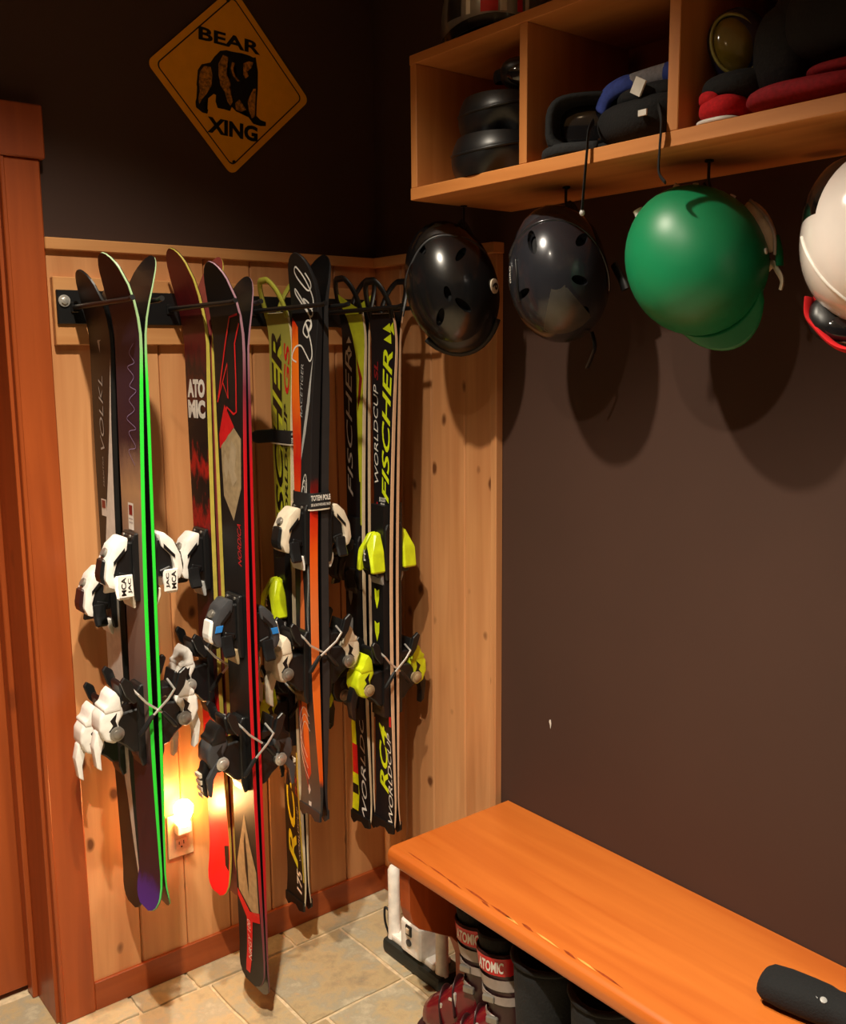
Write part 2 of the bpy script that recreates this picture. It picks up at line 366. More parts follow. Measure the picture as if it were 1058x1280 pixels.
# recessed downlights
for i, (x, y, e, c_) in enumerate(DOWN):
    t = thing('ceiling_downlight', ['recessed round downlight over the helmets and bench', 'recessed round downlight over the middle of the floor', 'recessed round downlight nearest the back left of the room', 'recessed round downlight nearest the back right of the room'][i], 'light', (x, y, CEIL), 'recessed ceiling lights')
    bb = B(); n = 28
    prof = [(.075, 0), (.078, -.004), (.058, -.006), (.056, -.0015)]
    bb.loft([[(r*math.cos(2*PI*k/n), r*math.sin(2*PI*k/n), z) for k in range(n)] for r, z in prof], cap=False); bb.o('trim_ring', m_white, t, smooth=40)
    B().disc((0, 0, -.001), (0, 0, 1), .056, .001, 28).o('lens', m_lampglow, t)

# ------------------------------------------------------------------ ski rack
rk = thing('ski_rack', 'black steel wall rack bolted to a pine backing board', 'rack', (-.55, -.02, 1.77))
O = (-.55, -.02, 1.77)
B().box((-.940, -.040, 1.69), (-.03, -.02, 1.845), bev=.002).o('backing_board', m_pinetrim, rk, org=O)
B().box((-.936, -.048, 1.738), (-.035, -.040, 1.815), bev=.0015).o('rail', m_blackm, rk, org=O)
for x in (-.920, -.052):
    bb = B(); bb.disc((x, -.050, 1.790), (0, 1, 0), .0135, .004); bb.disc((x, -.053, 1.790), (0, 1, 0), .0085, .006, 6); bb.o('bolt', m_steel, rk, org=O, smooth=35)
SLOT = [-.865, -.631, -.396, -.173]
for sx in SLOT:
    for d in (-1, 1):
        x = sx + d*.032
        bb = B(); bb.tube([(x, -.044, 1.776), (x, -.06, 1.776), (x, -.37, 1.779), (x, -.386, 1.782)], [.008, .0065, .0055, .0058], 10); bb.o('prong', m_blackm, rk, org=O, smooth=40)
        B().box((x-.009, -.054, 1.764), (x+.009, -.048, 1.788), bev=.002).o('prong_plate', m_blackm, rk, org=O)

# ------------------------------------------------------------------ skis
def P(u, v, n): return (-n, v, u)       # ski frame: u along the length, v across, n out of the topsheet
class Ski:
    def __init__(s, L, wt, ww, wl, tip=.05, tipl=.20, tail=.006, taill=.10, th=.0115, tipr=.10, tailr=.03, camber=.004, loop=0, sag=0):
        s.L, s.wt, s.ww, s.wl = L, wt, ww, wl; s.tip, s.tipl, s.tail, s.taill, s.th = tip, tipl, tail, taill, th
        s.tipr, s.tailr, s.camber, s.loop = tipr, tailr, camber, loop
    def hw(s, u):
        t = u/s.L; c = .46
        if t < c: k = 1-t/c; wd = s.ww+(s.wl-s.ww)*k**1.7
        else:
            k = min(1, (t-c)/(.88-c)); wd = s.ww+(s.wt-s.ww)*k**1.7
        h = wd/2
        d = s.L-u
        if d < s.tipr: h *= max(.0, 1-((s.tipr-d)/s.tipr)**2.3)**.5
        if u < s.tailr: h *= max(.0, 1-((s.tailr-u)/s.tailr)**3*.85)**.5
        return max(h, .004)
    def c(s, u):
        r = s.camber*math.sin(PI*min(1, max(0, (u-.08)/(s.L*.86-.08))))
        d = u-(s.L-s.tipl)
        if d > 0: r += s.tip*(d/s.tipl)**1.9
        d = s.taill-u
        if d > 0: r += s.tail*(d/s.taill)**2
        return r
    def t(s, u):
        e = min(1, min(u, s.L-u)/.35); return .0042+(s.th-.0042)*e**.8
    def pt(s, u, v, off):
        e = .002; dc = (s.c(u+e)-s.c(u-e))/(2*e); l = math.hypot(1, dc)
        return P(u - off*dc/l, v, s.c(u) + off/l)
    def us(s):
        n = 44; L = s.L-s.loop; a = [L*(i/n) for i in range(n+1)]
        a += [L*x for x in (.005, .012, .03)]
        if not s.loop: a += [L*x for x in (.992, .985, .997, .9995)]
        return sorted(set(a))
    def top(s, u, vf, off=.0006):        # vf in [-1,1] of the local half width
        return s.pt(u, vf*s.hw(u)*.97, s.t(u)+off)
def ski_body(K, parent, mtop, mside, mbase=None):
    us = K.us(); nv = 4
    b = B(); b.loft([[K.pt(u, (j/nv*2-1)*(K.hw(u)-.0012), K.t(u)) for j in range(nv+1)] for u in us], closed=False)
    top = b.o('topsheet', mtop, parent, smooth=50)
    for sg in (-1, 1):
        b = B(); b.loft([[K.pt(u, sg*K.hw(u), .0015), K.pt(u, sg*K.hw(u), K.t(u)-.001), K.pt(u, sg*(K.hw(u)-.0012), K.t(u))] for u in us], closed=False)
        if sg == -1:
            for u in (us[0], us[-1]):
                b.face([b.V(K.pt(u, x*K.hw(u), z)) for x, z in ((-1, 0), (1, 0), (1, K.t(u)), (-1, K.t(u)))])
        b.o('sidewall', mside, parent, smooth=40)
    b = B(); b.loft([[K.pt(u, -K.hw(u), .0015), K.pt(u, -K.hw(u), 0), K.pt(u, 0, 0), K.pt(u, K.hw(u), 0), K.pt(u, K.hw(u), .0015)] for u in us], closed=False)
    b.o('base', mbase or m_skibase, parent)
    return top
def decal(K, top, name, polys, mat, off=.0006):
    """flat print: polygons in (u, vf) laid on the topsheet"""
    bm = bmesh.new()
    for p in polys:
        vs = [bm.verts.new((q[0], q[1], 0)) for q in p]
        try: bm.faces.new(vs)
        except ValueError: pass
    bmesh.ops.triangulate(bm, faces=bm.faces[:])
    u0 = min(v.co.x for v in bm.verts); u1 = max(v.co.x for v in bm.verts); u = u0+.02
    while u < u1:
        bmesh.ops.bisect_plane(bm, geom=bm.verts[:]+bm.edges[:]+bm.faces[:], plane_co=(u, 0, 0), plane_no=(1, 0, 0)); u += .02
    for v in bm.verts: v.co = Vector(K.top(v.co.x, v.co.y, off))
    me = bpy.data.meshes.new(name); bm.to_mesh(me); bm.free(); me.materials.append(mat)
    o = bpy.data.objects.new(name, me); C.objects.link(o); o.parent = top; return o
def utext(K, top, s, uc, vf, length, height, mat, bold=.02, shear=.25, off=.001, across=False, name='lettering', flip=1):
    """lettering running up the ski; height as a fraction of its half width"""
    def fn(x, y):
        if across: return K.top(uc+y, vf - x, off)
        return K.top(uc+flip*x, vf + flip*y, off)
    return text_obj(name, s, fn, length, height, mat, top, bold, shear)
def utext_across(K, top, s, uc, vf, wfrac, h, mat, bold=.03, shear=0, off=.001):
    return text_obj('lettering', s, lambda x, y: K.top(uc+y, vf-x, off), wfrac, h, mat, top, bold, shear)
def ribbon(K, top, name, path, wd, mat, off=.0012):
    """printed stroke along (u, vf) points, wd in metres"""
    b = B(); pts = [Vector((K.top(u, v, off))) for u, v in path]; L_, R_ = [], []
    for i, p in enumerate(pts):
        t = (pts[min(i+1, len(pts)-1)]-pts[max(i-1, 0)]).normalized(); s_ = t.cross(Vector((-1, 0, 0)))*(wd if not isinstance(wd, list) else wd[i])/2
        L_.append(p+s_); R_.append(p-s_)
    for i in range(len(pts)-1): b.face([b.V(tuple(q)) for q in (L_[i], L_[i+1], R_[i+1], R_[i])])
    return b.o(name, mat, top)
def smooth_path(pts, n=6):
    out = []; m = len(pts)
    for i in range(m-1):
        p0, p1, p2, p3 = pts[max(i-1, 0)], pts[i], pts[i+1], pts[min(i+2, m-1)]
        for k in range(n):
            t = k/n; out.append(tuple(.5*((2*p1[j])+(-p0[j]+p2[j])*t+(2*p0[j]-5*p1[j]+4*p2[j]-p3[j])*t*t+(-p0[j]+3*p1[j]-3*p2[j]+p3[j])*t**3) for j in range(len(p1))))
    out.append(pts[-1]); return out
UN = lambda u0, t0: (lambda p, q, v: P(u0+p, v, t0+q))
def rect(u0, u1, v0, v1): return [(u0, v0), (u1, v0), (u1, v1), (u0, v1)]
def toe_piece(K, sk, u0, kind, st):
    """bindings: all heights measured from the topsheet"""
    t0 = K.t(u0)+K.c(u0); f = UN(u0, t0)
    B().prism([(-.082, -.002), (-.082, .010), (-.06, .014), (.055, .014), (.07, .008), (.07, -.002)], -.034, .034, f, .003).o('toe_plate', m_black, sk)
    if kind == 'fin':        # two acid wings meeting at the top over a black core
        core = B().prism([(-.045, .012), (-.05, .05), (-.02, .055), (.035, .035), (.045, .012)], -.020, .020, f, .005).o('toe_housing', m_black, sk)
        for d in (-1, 1):
            b = B(); pts = [(.050, .002), (.046, .018), (.0, .034), (-.055, .040), (-.058, .026), (-.020, .018), (.018, .004)]
            b.prism([(p, q*d) for p, q in pts], .016, .058, lambda p, q, t: P(u0+p, q, t0+t-(.022 if p > .02 else 0)*(t > .03)), .004); b.o('toe_wing', st['main'], sk)
        B().prism([(-.065, .012), (-.07, .035), (-.05, .048), (-.042, .012)], -.03, .03, f, .004).o('toe_lug', m_black, sk)
        text_obj('lettering', 'FF', lambda x, y: P(u0-.01+x, y, t0+.0575), .03, .008, m_wprint, core, .02)
    else:
        B().prism([(.050, .010), (.052, .030), (.020, .050), (-.030, .054), (-.040, .034), (-.036, .010)], -.0245, .0245, f, .004).o('toe_core', m_black, sk)
        body = B().prism([(.062, .020), (.064, .034), (.046, .054), (.010, .071), (-.026, .076), (-.044, .068), (-.050, .054), (-.036, .050), (-.020, .056), (.012, .046), (.034, .024)], -.029, .029, f, .006, 2).o('toe_housing', st['main'], sk, smooth=50)
        for d in (-1, 1):
            b = B(); b.prism([(-.028, .016), (-.050, .024), (-.072, .038), (-.070, .046), (-.045, .036), (-.018, .031)], .026, .056, lambda p, q, t: P(u0+p, q*d, t0+t), .005); b.o('toe_wing', st['wing'], sk)
            b = B(); b.prism([(.040, .030), (.012, .056), (.004, .056), (.030, .030)], d*.029, d*.0305, f); b.o('shell_slot', m_black, sk)
            b = B(); b.prism([(-.020, .018), (-.012, .044), (-.034, .050), (-.044, .030)], d*.024, d*.029, f, .002); b.o('toe_cheek', st.get('cheek', m_black), sk)
        B().prism([(.015, .066), (.02, .075), (-.02, .083), (-.038, .078), (-.040, .066)], -.020, .020, f, .005).o('toe_cap', st['cap'], sk)
        b = B(); b.disc(P(u0+.030, 0, t0+.064), (-.8, 0, .6), .010, .010, 14); b.o('setting_screw', m_dksteel, sk, smooth=40)
        if st.get('stripe'):
            for d in (-1, 1):
                b = B(); b.prism([(.006, .050), (.006, .068), (-.010, .072), (-.010, .054)], d*.029, d*.0312, f, .0008); b.o('stripe', st['stripe'], sk)
        if st.get('txt'):
            for d in (-1, 1):
                b = B(); b.prism([(-.062, .020), (-.062, .050), (-.022, .056), (-.020, .024)], d*.054, d*.057, f, .0015) if False else b.prism([(-.066, .020), (-.066, .052), (-.016, .054), (-.016, .022)], d*.044, d*.048, f, .0015); lp = b.o('label_plate', m_white, sk)
                text_obj('lettering', 'MCA', lambda x, y: P(u0-.041+x, d*.0484, t0+.043-d*y), .040, .011, m_blkprint, lp, .03)
                text_obj('lettering', 'JAC', lambda x, y: P(u0-.041+x, d*.0484, t0+.029-d*y), .034, .009, m_blkprint, lp, .03)
    B().prism([(-.098, .008), (-.098, .014), (-.078, .022), (-.06, .022), (-.06, .008)], -.026, .026, f, .002).o('slide_pad', st.get('pad', m_cream), sk)
    b = B()
    for v in (-.018, .018): b.disc(P(u0+.062, v, t0+.0125), (1, 0, 0), .004, .003, 10)
    b.o('screw', m_dksteel, sk)
def heel_piece(K, sk, u0, kind, st, side):
    t0 = K.t(u0)+K.c(u0); f = UN(u0, t0)
    B().prism([(-.10, -.002), (-.105, .008), (-.08, .016), (.075, .016), (.088, .008), (.088, -.002)], -.027, .027, f, .003).o('heel_track', m_black, sk)
    B().prism([(.034, .012), (.030, .050), (.010, .072), (-.030, .070), (-.048, .045), (-.066, .030), (-.070, .012)], -.0225, .0225, f, .004).o('heel_core', m_black, sk)
    tower = B().prism([(.046, .050), (.056, .070), (.050, .088), (.030, .102), (.0, .104), (-.026, .092), (-.036, .070), (-.022, .054), (.010, .060), (.030, .046)], -.028, .028, f, .010, 3).o('heel_housing', st['main'], sk, smooth=50)
    B().prism([(.040, .052), (.070, .056), (.086, .066), (.074, .078), (.056, .084), (.050, .094), (.038, .092)], -.030, .030, f, .005, 2).o('heel_cup', st['cup'], sk, smooth=50)
    for d in (-1, 1):
        b = B(); b.prism([(.036, .064), (.020, .080), (.008, .074), (-.004, .084), (-.008, .076), (.006, .064), (.018, .068)], d*.027, d*.0285, f); b.o('housing_mark', m_black if st['main'] is not m_black else m_grey, tower)
    b = B(); b.prism([(.006, .090), (-.006, .106), (-.040, .114), (-.088, .108), (-.098, .096), (-.060, .098), (-.020, .086)], -.0115, .0115, f, .004, 2); lev = b.o('heel_lever', st['lever'], sk, smooth=50)
    if st.get('slots'):
        for k in range(4):
            b = B(); x = t0+.1175-.0012*k*k*.3; b.prism([(-.03-.017*k, .1195-.002*k), (-.03-.017*k, .112), (-.040-.017*k, .112), (-.040-.017*k, .1185-.002*k)], -.012, .012, f); b.o('lever_slot', m_cream if st['lever'] is m_black else m_black, lev)
    for d in (-1, 1):
        b = B(); c = Vector(P(u0-.012, d*.027, t0+.066)); b.disc(c, (0, 1, 0), .0165, .010, 20); b.disc(c+Vector((0, d*.004, 0)), (0, 1, 0), .010, .008, 12); b.o('pivot_disc', st.get('disc', m_dksteel), sk, smooth=40)
        if st.get('slots'):
            b = B(); b.prism([(-.008, .066), (.004, .078), (-.040, .108), (-.085, .104), (-.088, .096), (-.045, .090)], d*.020, d*.030, f, .002); b.o('lever_arm', st.get('arm', st['lever']), sk)
    # brake: pedal, wire arms that pass the edge, plastic ends
    u0 = u0-.028; f = UN(u0, t0)
    B().prism([(.075, .012), (.085, .050), (.125, .056), (.132, .048), (.098, .040), (.10, .012)], -.026, .026, f, .003).o('brake_pedal', m_black, sk)
    vx = max(.040, K.hw(u0)+.008) + (.007 if side > 0 else 0)
    for d in (-1, 1):
        v = d*vx
        b = B(); b.tube([P(u0+.115, d*.022, t0+.030), P(u0+.105, v, t0+.026), P(u0+.085, v, t0+.010), P(u0+.050, v, -.018)], .0028, 8); b.o('brake_arm', m_steel, sk, smooth=40)
        b = B(); b.tube([P(u0+.056, v, -.012), P(u0+.052, v, -.016), P(u0+.022, v, -.040), P(u0+.016, v, -.046)], [.0035, .0052, .0062, .004], 8); b.o('brake_tip', m_black, sk, smooth=40)
        b = B(); b.prism([(.090, .026), (.138, .040), (.150, .056), (.140, .064), (.105, .052), (.085, .036)], d*(vx-.014), d*(vx-.004), f, .002); b.o('brake_wing', m_black, sk)

STY = {
 'mark': dict(main=m_white, wing=m_white, cap=m_black, pad=m_cream, cup=m_white, lever=m_white, txt=1, disc=m_dksteel),
 'mark0': dict(main=m_white, wing=m_black, cap=m_bootdk, pad=m_white, cup=m_white, lever=m_white, arm=m_cream, disc=m_dksteel),
 'atom': dict(main=m_white, wing=m_black, cap=m_grey, pad=m_lgrey, cup=m_white, lever=m_cream, slots=1, disc=m_steel),
 'tyr': dict(main=m_grey, wing=m_black, cap=m_white, pad=m_tan, cup=m_black, lever=m_black, slots=1, stripe=m_blue, disc=m_steel, arm=m_grey),
 'fish': dict(main=m_yel, cup=m_yel, lever=m_black, pad=m_lgrey, arm=m_black, disc=m_tan),
 'fisb': dict(main=m_black, wing=m_black, cap=m_grey, cup=m_black, lever=m_black, pad=m_grey, arm=m_black, disc=m_dksteel),
 'comp': dict(main=m_cream, wing=m_black, cap=m_black, pad=m_white, cup=m_cream, lever=m_cream, disc=m_dksteel),
}
def loop_tip(K, sk, mat, u0):
    """open race tip: a flattened bar bent round the shovel outline"""
    pts = []; us = [u0-.012+(K.L-.004-u0+.012)*(1-(1-i/16)**1.6) for i in range(17)]
    def pp(u, sg):
        k = max(0, (u-u0)/(K.L-u0)); h = (K.hw(u0)-.007)*max(0, 1-k**2.4)**.5; return K.pt(min(u, K.L-.004), sg*h, .005)
    pts = [pp(u, -1) for u in us] + [pp(u, 1) for u in us[::-1][1:]]
    b = B(); b.tube(pts, .0085, 8, flat=.62, ref=(0, 1, 0)); return b.o('tip_loop', mat, sk, smooth=50)
def tail_notch(K, sk, mat):
    b = B(); h = K.hw(.03)
    b.prism([(-h, .02), (-h, -.006), (-h*.5, -.012), (-h*.15, .0), (h*.35, -.004), (h*.7, -.016), (h, -.004), (h, .02)], K.c(.0), K.c(0)+.007, lambda p, q, t: P(q, p, t), .0008); b.o('tail_cap', mat, sk)

# ---- graphics for each pair (u measured from the tail)
def gfx0(K, sk, top, z0):
    Z = lambda z: z-z0
    decal(K, top, 'white_wedge', [[(Z(1.66), -.97), (Z(1.46), -.97), (Z(1.19), -.97), (Z(.80), -.96), (Z(.36), -.96), (Z(.50), -.62), (Z(.62), -.40), (Z(.72), .0), (Z(.80), .98), (Z(1.06), .98), (Z(1.12), .75), (Z(1.19), .45), (Z(1.30), .0), (Z(1.40), -.42), (Z(1.50), -.75)]], m_wprint)
    utext(K, top, 'VOLKL', Z(1.535), .05, .17, .42, m_lgrey, bold=-.008, shear=.3)
    c = Z(1.685); decal(K, top, 'logo', [[(c+.012, .0), (c+.016, -.16), (c+.016, .16), (c+.012, .2), (c-.014, .0)], ], m_lgrey)
    decal(K, top, 'sticker', [rect(Z(1.295), Z(1.335), -.05, .55)], m_wprint, .0010); decal(K, top, 'sticker_print', [rect(Z(1.314), Z(1.332), .05, .48)], m_dred, .0014)
    utext(K, top, 'MANTRA', Z(1.40), .1, .07, .12, m_lgrey, bold=-.01)
def gfx1(K, sk, top, z0):
    Z = lambda z: z-z0
    sig = [(Z(1.69), -.55), (Z(1.67), -.2), (Z(1.65), -.6), (Z(1.64), -.05), (Z(1.62), -.55), (Z(1.60), -.2), (Z(1.59), -.75), (Z(1.57), -.15), (Z(1.55), -.6), (Z(1.53), .1), (Z(1.51), -.7), (Z(1.50), -.05), (Z(1.47), -.65), (Z(1.46), .0), (Z(1.43), -.55)]
    ribbon(K, top, 'signature', smooth_path(sig), .0016, m_purple)
    decal(K, top, 'sticker', [rect(Z(1.285), Z(1.345), -.25, .3)], m_wprint, .0010); decal(K, top, 'sticker_print', [rect(Z(1.318), Z(1.340), -.15, .2)], m_dred, .0014)
    decal(K, top, 'sticker_lines', [rect(Z(1.300), Z(1.303), -.18, .22), rect(Z(1.308), Z(1.311), -.18, .22)], m_lgrey, .0014)
def gfx2(K, sk, top, z0):
    Z = lambda z: z-z0
    utext_across(K, top, 'ATO', Z(1.585), 0, 1.7, .045, m_wprint, bold=.06)
    utext_across(K, top, 'MIC', Z(1.535), 0, 1.7, .045, m_wprint, bold=.06)
    decal(K, top, 'tail_mark', [[(Z(.42), -.95), (Z(.35), -.95), (Z(.36), -.6), (Z(.41), -.5)]], m_blkprint)
def gfx3(K, sk, top, z0):
    Z = lambda z: z-z0
    def line(pts, wd=.005): ribbon(K, top, 'outline', [(Z(a), v) for a, v in pts], wd, m_red)
    line([(1.755, -.92), (1.75, -.35), (1.69, .15), (1.565, .78), (1.57, .80)]); line([(1.735, -.92), (1.69, -.50), (1.60, -.55), (1.535, -.55), (1.53, -.35)])
    line([(1.555, .86), (1.645, .05), (1.565, .05), (1.60, .40)]); line([(1.53, -.35), (1.545, .15), (1.49, .55)], .006)
    decal(K, top, 'red_wedge', [[(Z(1.55), .35), (Z(1.50), -.35), (Z(1.445), .85), (Z(1.48), .85)]], m_red)
    decal(K, top, 'tan_panel', [[(Z(1.50), -.30), (Z(1.475), -.85), (Z(1.36), -.80), (Z(1.28), -.1), (Z(1.335), .68), (Z(1.42), .74), (Z(1.452), .74)]], m_tan)
    decal(K, top, 'panel_pattern', [[(Z(1.47), -.1), (Z(1.45), -.5), (Z(1.40), -.3), (Z(1.38), -.5), (Z(1.36), -.1), (Z(1.40), .2)], [(Z(1.44), .45), (Z(1.41), .15), (Z(1.37), .4), (Z(1.40), .6)]], m_panelpat, .001)
    utext(K, top, 'NORDICA', Z(1.225), -.55, .10, .32, m_red, bold=0, shear=.4)
    decal(K, top, 'tail_panel', [[(Z(.545), .0), (Z(.47), -.42), (Z(.41), -.9), (Z(.29), -.9), (Z(.29), -.2), (Z(.325), .8), (Z(.40), .85), (Z(.47), .45)]], m_tan)
    decal(K, top, 'panel_slit', [[(Z(.50), .0), (Z(.42), -.14), (Z(.33), -.1), (Z(.40), .1), (Z(.47), .12)]], m_blkprint, .001)
    decal(K, top, 'red_stripe', [[(Z(.325), .95), (Z(.285), -.1), (Z(.302), -.95), (Z(.275), -.95), (Z(.262), -.28), (Z(.112), .05), (Z(.112), .42), (Z(.262), .22), (Z(.305), .95)]], m_red)
    utext(K, top, 'NRGY 100', Z(.205), .03, .11, .26, m_wprint, bold=-.005, shear=.2, off=.0016)
def gfx4(K, sk, top, z0):
    Z = lambda z: z-z0
    utext(K, top, 'FISCHER', Z(1.42), .30, .60, .95, m_yelp, bold=.10, shear=.3, off=.0006)
    utext(K, top, 'FISCHER', Z(1.42), .30, .60, .95, m_blkprint, bold=.025, shear=.3, off=.0012)
    utext(K, top, 'GS', Z(1.63), -.62, .13, .5, m_red, bold=.02, shear=.2)
    utext(K, top, 'WORLDCUP', Z(1.36), -.52, .36, .34, m_blkprint, bold=.02, shear=.2)
    decal(K, top, 'black_field', [rect(Z(.155), Z(1.10), -1, 1)], m_blkprint, .0005)
    decal(K, top, 'yellow_edge', [rect(Z(.22), Z(.60), -1.0, -.86)], m_olive, .0011)
    utext(K, top, 'RC4', Z(.42), .15, .34, 1.0, m_yelp, bold=.02, shear=.35, off=.0012)
    utext(K, top, '175', Z(.215), -.45, .07, .55, m_wprint, bold=.02, off=.0012)
    utext(K, top, 'WORLDCUP', Z(.36), -.66, .16, .18, m_lgrey, bold=.0, off=.0012); utext(K, top, 'RS', Z(.50), -.66, .06, .25, m_dred, bold=.02, off=.0012)
def gfx5(K, sk, top, z0):
    Z = lambda z: z-z0
    decal(K, top, 'flame', [[(Z(1.755), .97), (Z(1.73), .50), (Z(1.60), .30), (Z(1.50), .08), (Z(1.42), .05), (Z(1.34), .15), (Z(1.28), .40), (Z(1.28), .97)]], m_flame)
    decal(K, top, 'flame_tail', [[(Z(1.25), .22), (Z(1.10), .30), (Z(.98), .42), (Z(.80), .48), (Z(.62), .38), (Z(.555), .15), (Z(.58), -.18), (Z(.70), -.22), (Z(.88), -.2), (Z(1.02), -.2), (Z(1.12), -.02)]], m_flame)
    decal(K, top, 'red_smoke', [[(Z(.78), .80), (Z(.66), .82), (Z(.56), .4), (Z(.52), .12), (Z(.62), .38), (Z(.76), .48)]], m_dred, .0010)
    decal(K, top, 'grey_swoosh', [[(Z(1.66), -.86), (Z(1.55), -.55), (Z(1.44), .0), (Z(1.40), .10), (Z(1.47), -.42), (Z(1.55), -.8)]], m_lgrey)
    scr = [(1.645, .55), (1.655, .95), (1.68, .7), (1.685, .2), (1.665, -.25), (1.648, -.62), (1.665, -.78), (1.70, -.55), (1.74, -.1), (1.72, -.4), (1.705, -.3), (1.72, .05), (1.745, -.2), (1.74, -.55), (1.72, -.4), (1.735, -.6), (1.775, -.2), (1.815, .35), (1.825, .55), (1.81, .5), (1.775, -.1), (1.755, -.5), (1.765, -.66), (1.79, -.35), (1.80, .0), (1.785, -.2), (1.775, -.62), (1.80, -.75), (1.85, -.35), (1.875, .1), (1.868, .35), (1.85, .2), (1.82, -.4), (1.825, -.7), (1.84, -.75), (1.86, -.55)]
    ribbon(K, top, 'lettering', smooth_path([(Z(a), v) for a, v in scr]), .0042, m_wprint)
    utext(K, top, 'RACETIGER', Z(1.575), .02, .13, .22, m_lgrey, bold=-.005)
    for k, (dz, dv) in enumerate(((0, 0), (-.015, .1), (-.03, .2))):
        ribbon(K, top, 'scroll', smooth_path([(Z(1.31+dz), .05+dv), (Z(1.35+dz), -.15+dv), (Z(1.37+dz), -.45+dv), (Z(1.34+dz), -.6+dv), (Z(1.29+dz), -.5+dv)]), .0022, m_wprint)
        ribbon(K, top, 'scroll', smooth_path([(Z(1.20), -.55-.1*k), (Z(1.10), -.75-.06*k), (Z(1.02), -.55-.1*k), (Z(.96), -.7)]), .0012, m_lgrey)
        ribbon(K, top, 'scroll', smooth_path([(Z(.74-.02*k), -.4), (Z(.76-.02*k), .2), (Z(.72-.03*k), .75), (Z(.66-.03*k), .6), (Z(.62-.03*k), .1)]), .0018, m_wprint)
    decal(K, top, 'tail_logo', [[(Z(.545), .12), (Z(.53), .25), (Z(.515), .12), (Z(.53), -.02)], rect(Z(.485), Z(.497), -.1, .15)], m_wprint)
def gfx6(K, sk, top, z0):
    Z = lambda z: z-z0
    decal(K, top, 'yellow_field', [[(Z(1.83), .95), (Z(1.78), -1), (Z(1.32), -1), (Z(1.32), -.68), (Z(1.50), -.42), (Z(1.66), -.25), (Z(1.76), .35)]], m_yelp)
    decal(K, top, 'red_bolt', [[(Z(1.66), -.28), (Z(1.60), -.9), (Z(1.545), -.75), (Z(1.51), -.5), (Z(1.60), -.6)]], m_dred, .0012)
    decal(K, top, 'yellow_edge', [rect(Z(1.20), Z(1.32), -1, -.82)], m_yelp)
    utext(K, top, 'FISCHER', Z(1.475), .42, .40, .62, m_wprint, bold=.0, shear=.3)
    for du in (-.012, .012): decal(K, top, 'logo', [[(Z(1.69)+du-.008, .15), (Z(1.69)+du+.010, .38), (Z(1.69)+du-.008, .62)]], m_wprint)
    for k in range(2):
        a = Z(1.00-.085*k); decal(K, top, 'plate_badge', [[(a+.022, -.3), (a+.022, .3), (a-.005, .28), (a-.03, .0), (a-.005, -.28)]], m_lgrey, .018)
    decal(K, top, 'tail_yellow', [[(Z(.72), .5), (Z(.62), .95), (Z(.345), .98), (Z(.345), .30), (Z(.40), .25), (Z(.50), .45)]], m_yel); decal(K, top, 'tail_red', [rect(Z(.46), Z(.55), .28, .92)], m_red, .0012)
    decal(K, top, 'tail_black', [rect(Z(.395), Z(.425), .3, .95)], m_blkprint, .0013)
    utext(K, top, 'WORLDCUP', Z(.53), -.35, .42, .55, m_wprint, bold=.0, shear=.3)
def gfx7(K, sk, top, z0):
    Z = lambda z: z-z0
    utext(K, top, 'FISCHER', Z(1.475), -.42, .40, .80, m_yel, bold=.015, shear=.35)
    utext(K, top, 'WORLDCUP', Z(1.455), .62, .26, .42, m_wprint, bold=-.005, shear=.25)
    utext(K, top, 'SL', Z(1.62), .58, .05, .35, m_dred, bold=.03)
    for du in (-.014, .014): decal(K, top, 'logo', [[(Z(1.715)+du-.012, -.68), (Z(1.715)+du+.014, -.68), (Z(1.715)+du, -.05)]], m_yel)
    decal(K, top, 'logo', [[(Z(1.715)-.004, -.95), (Z(1.715)+.03, -.95), (Z(1.715)+.014, -.6)]], m_yel)
    utext_across(K, top, 'BOOST', Z(1.283), -.1, .8, .012, m_wprint, bold=.02); utext_across(K, top, 'PRO', Z(1.268), -.1, .5, .012, m_wprint, bold=.02)
    decal(K, top, 'badge', [[(Z(1.268), .45), (Z(1.276), .62), (Z(1.262), .72), (Z(1.256), .5)]], m_red)
    for k in range(2):
        a = Z(1.02-.09*k); decal(K, top, 'plate_badge', [[(a+.024, -.32), (a+.018, 0), (a+.024, .32), (a-.005, .28), (a-.032, .0), (a-.005, -.28)]], m_yel, .018)
    decal(K, top, 'plate_bar', [rect(Z(1.065), Z(1.078), -.8, .8)], m_lgrey, .018)
    utext(K, top, 'RC4', Z(.56), .05, .20, .9, m_yel, bold=.02, shear=.3); utext(K, top, 'WORLDCUP', Z(.51), -.62, .26, .42, m_wprint, bold=.0, shear=.3)
    decal(K, top, 'red_tick', [rect(Z(.66), Z(.69), -.95, -.7)], m_red)
m_flame = ramp_u('flame print', [(.1, '#c02a10'), (.25, '#e8701c'), (.5, '#d8743a'), (.62, '#d86a3c'), (.8, '#e05014'), (.95, '#c01c14'), (1.08, '#e0641a'), (1.2, '#ee7a18'), (1.3, '#c8160e')], wobble=.08, wscale=12)
m_flameside = ramp_u('flame sidewall', [(.0, '#33322f'), (.09, '#3a3532'), (.11, '#d85414'), (.3, '#e06a20'), (.55, '#d8743c'), (.70, '#e05a14'), (.80, '#c8240f'), (.86, '#6a1512'), (.90, '#211f20'), (1.5, '#1b1a1b')], wobble=.05, wscale=14)
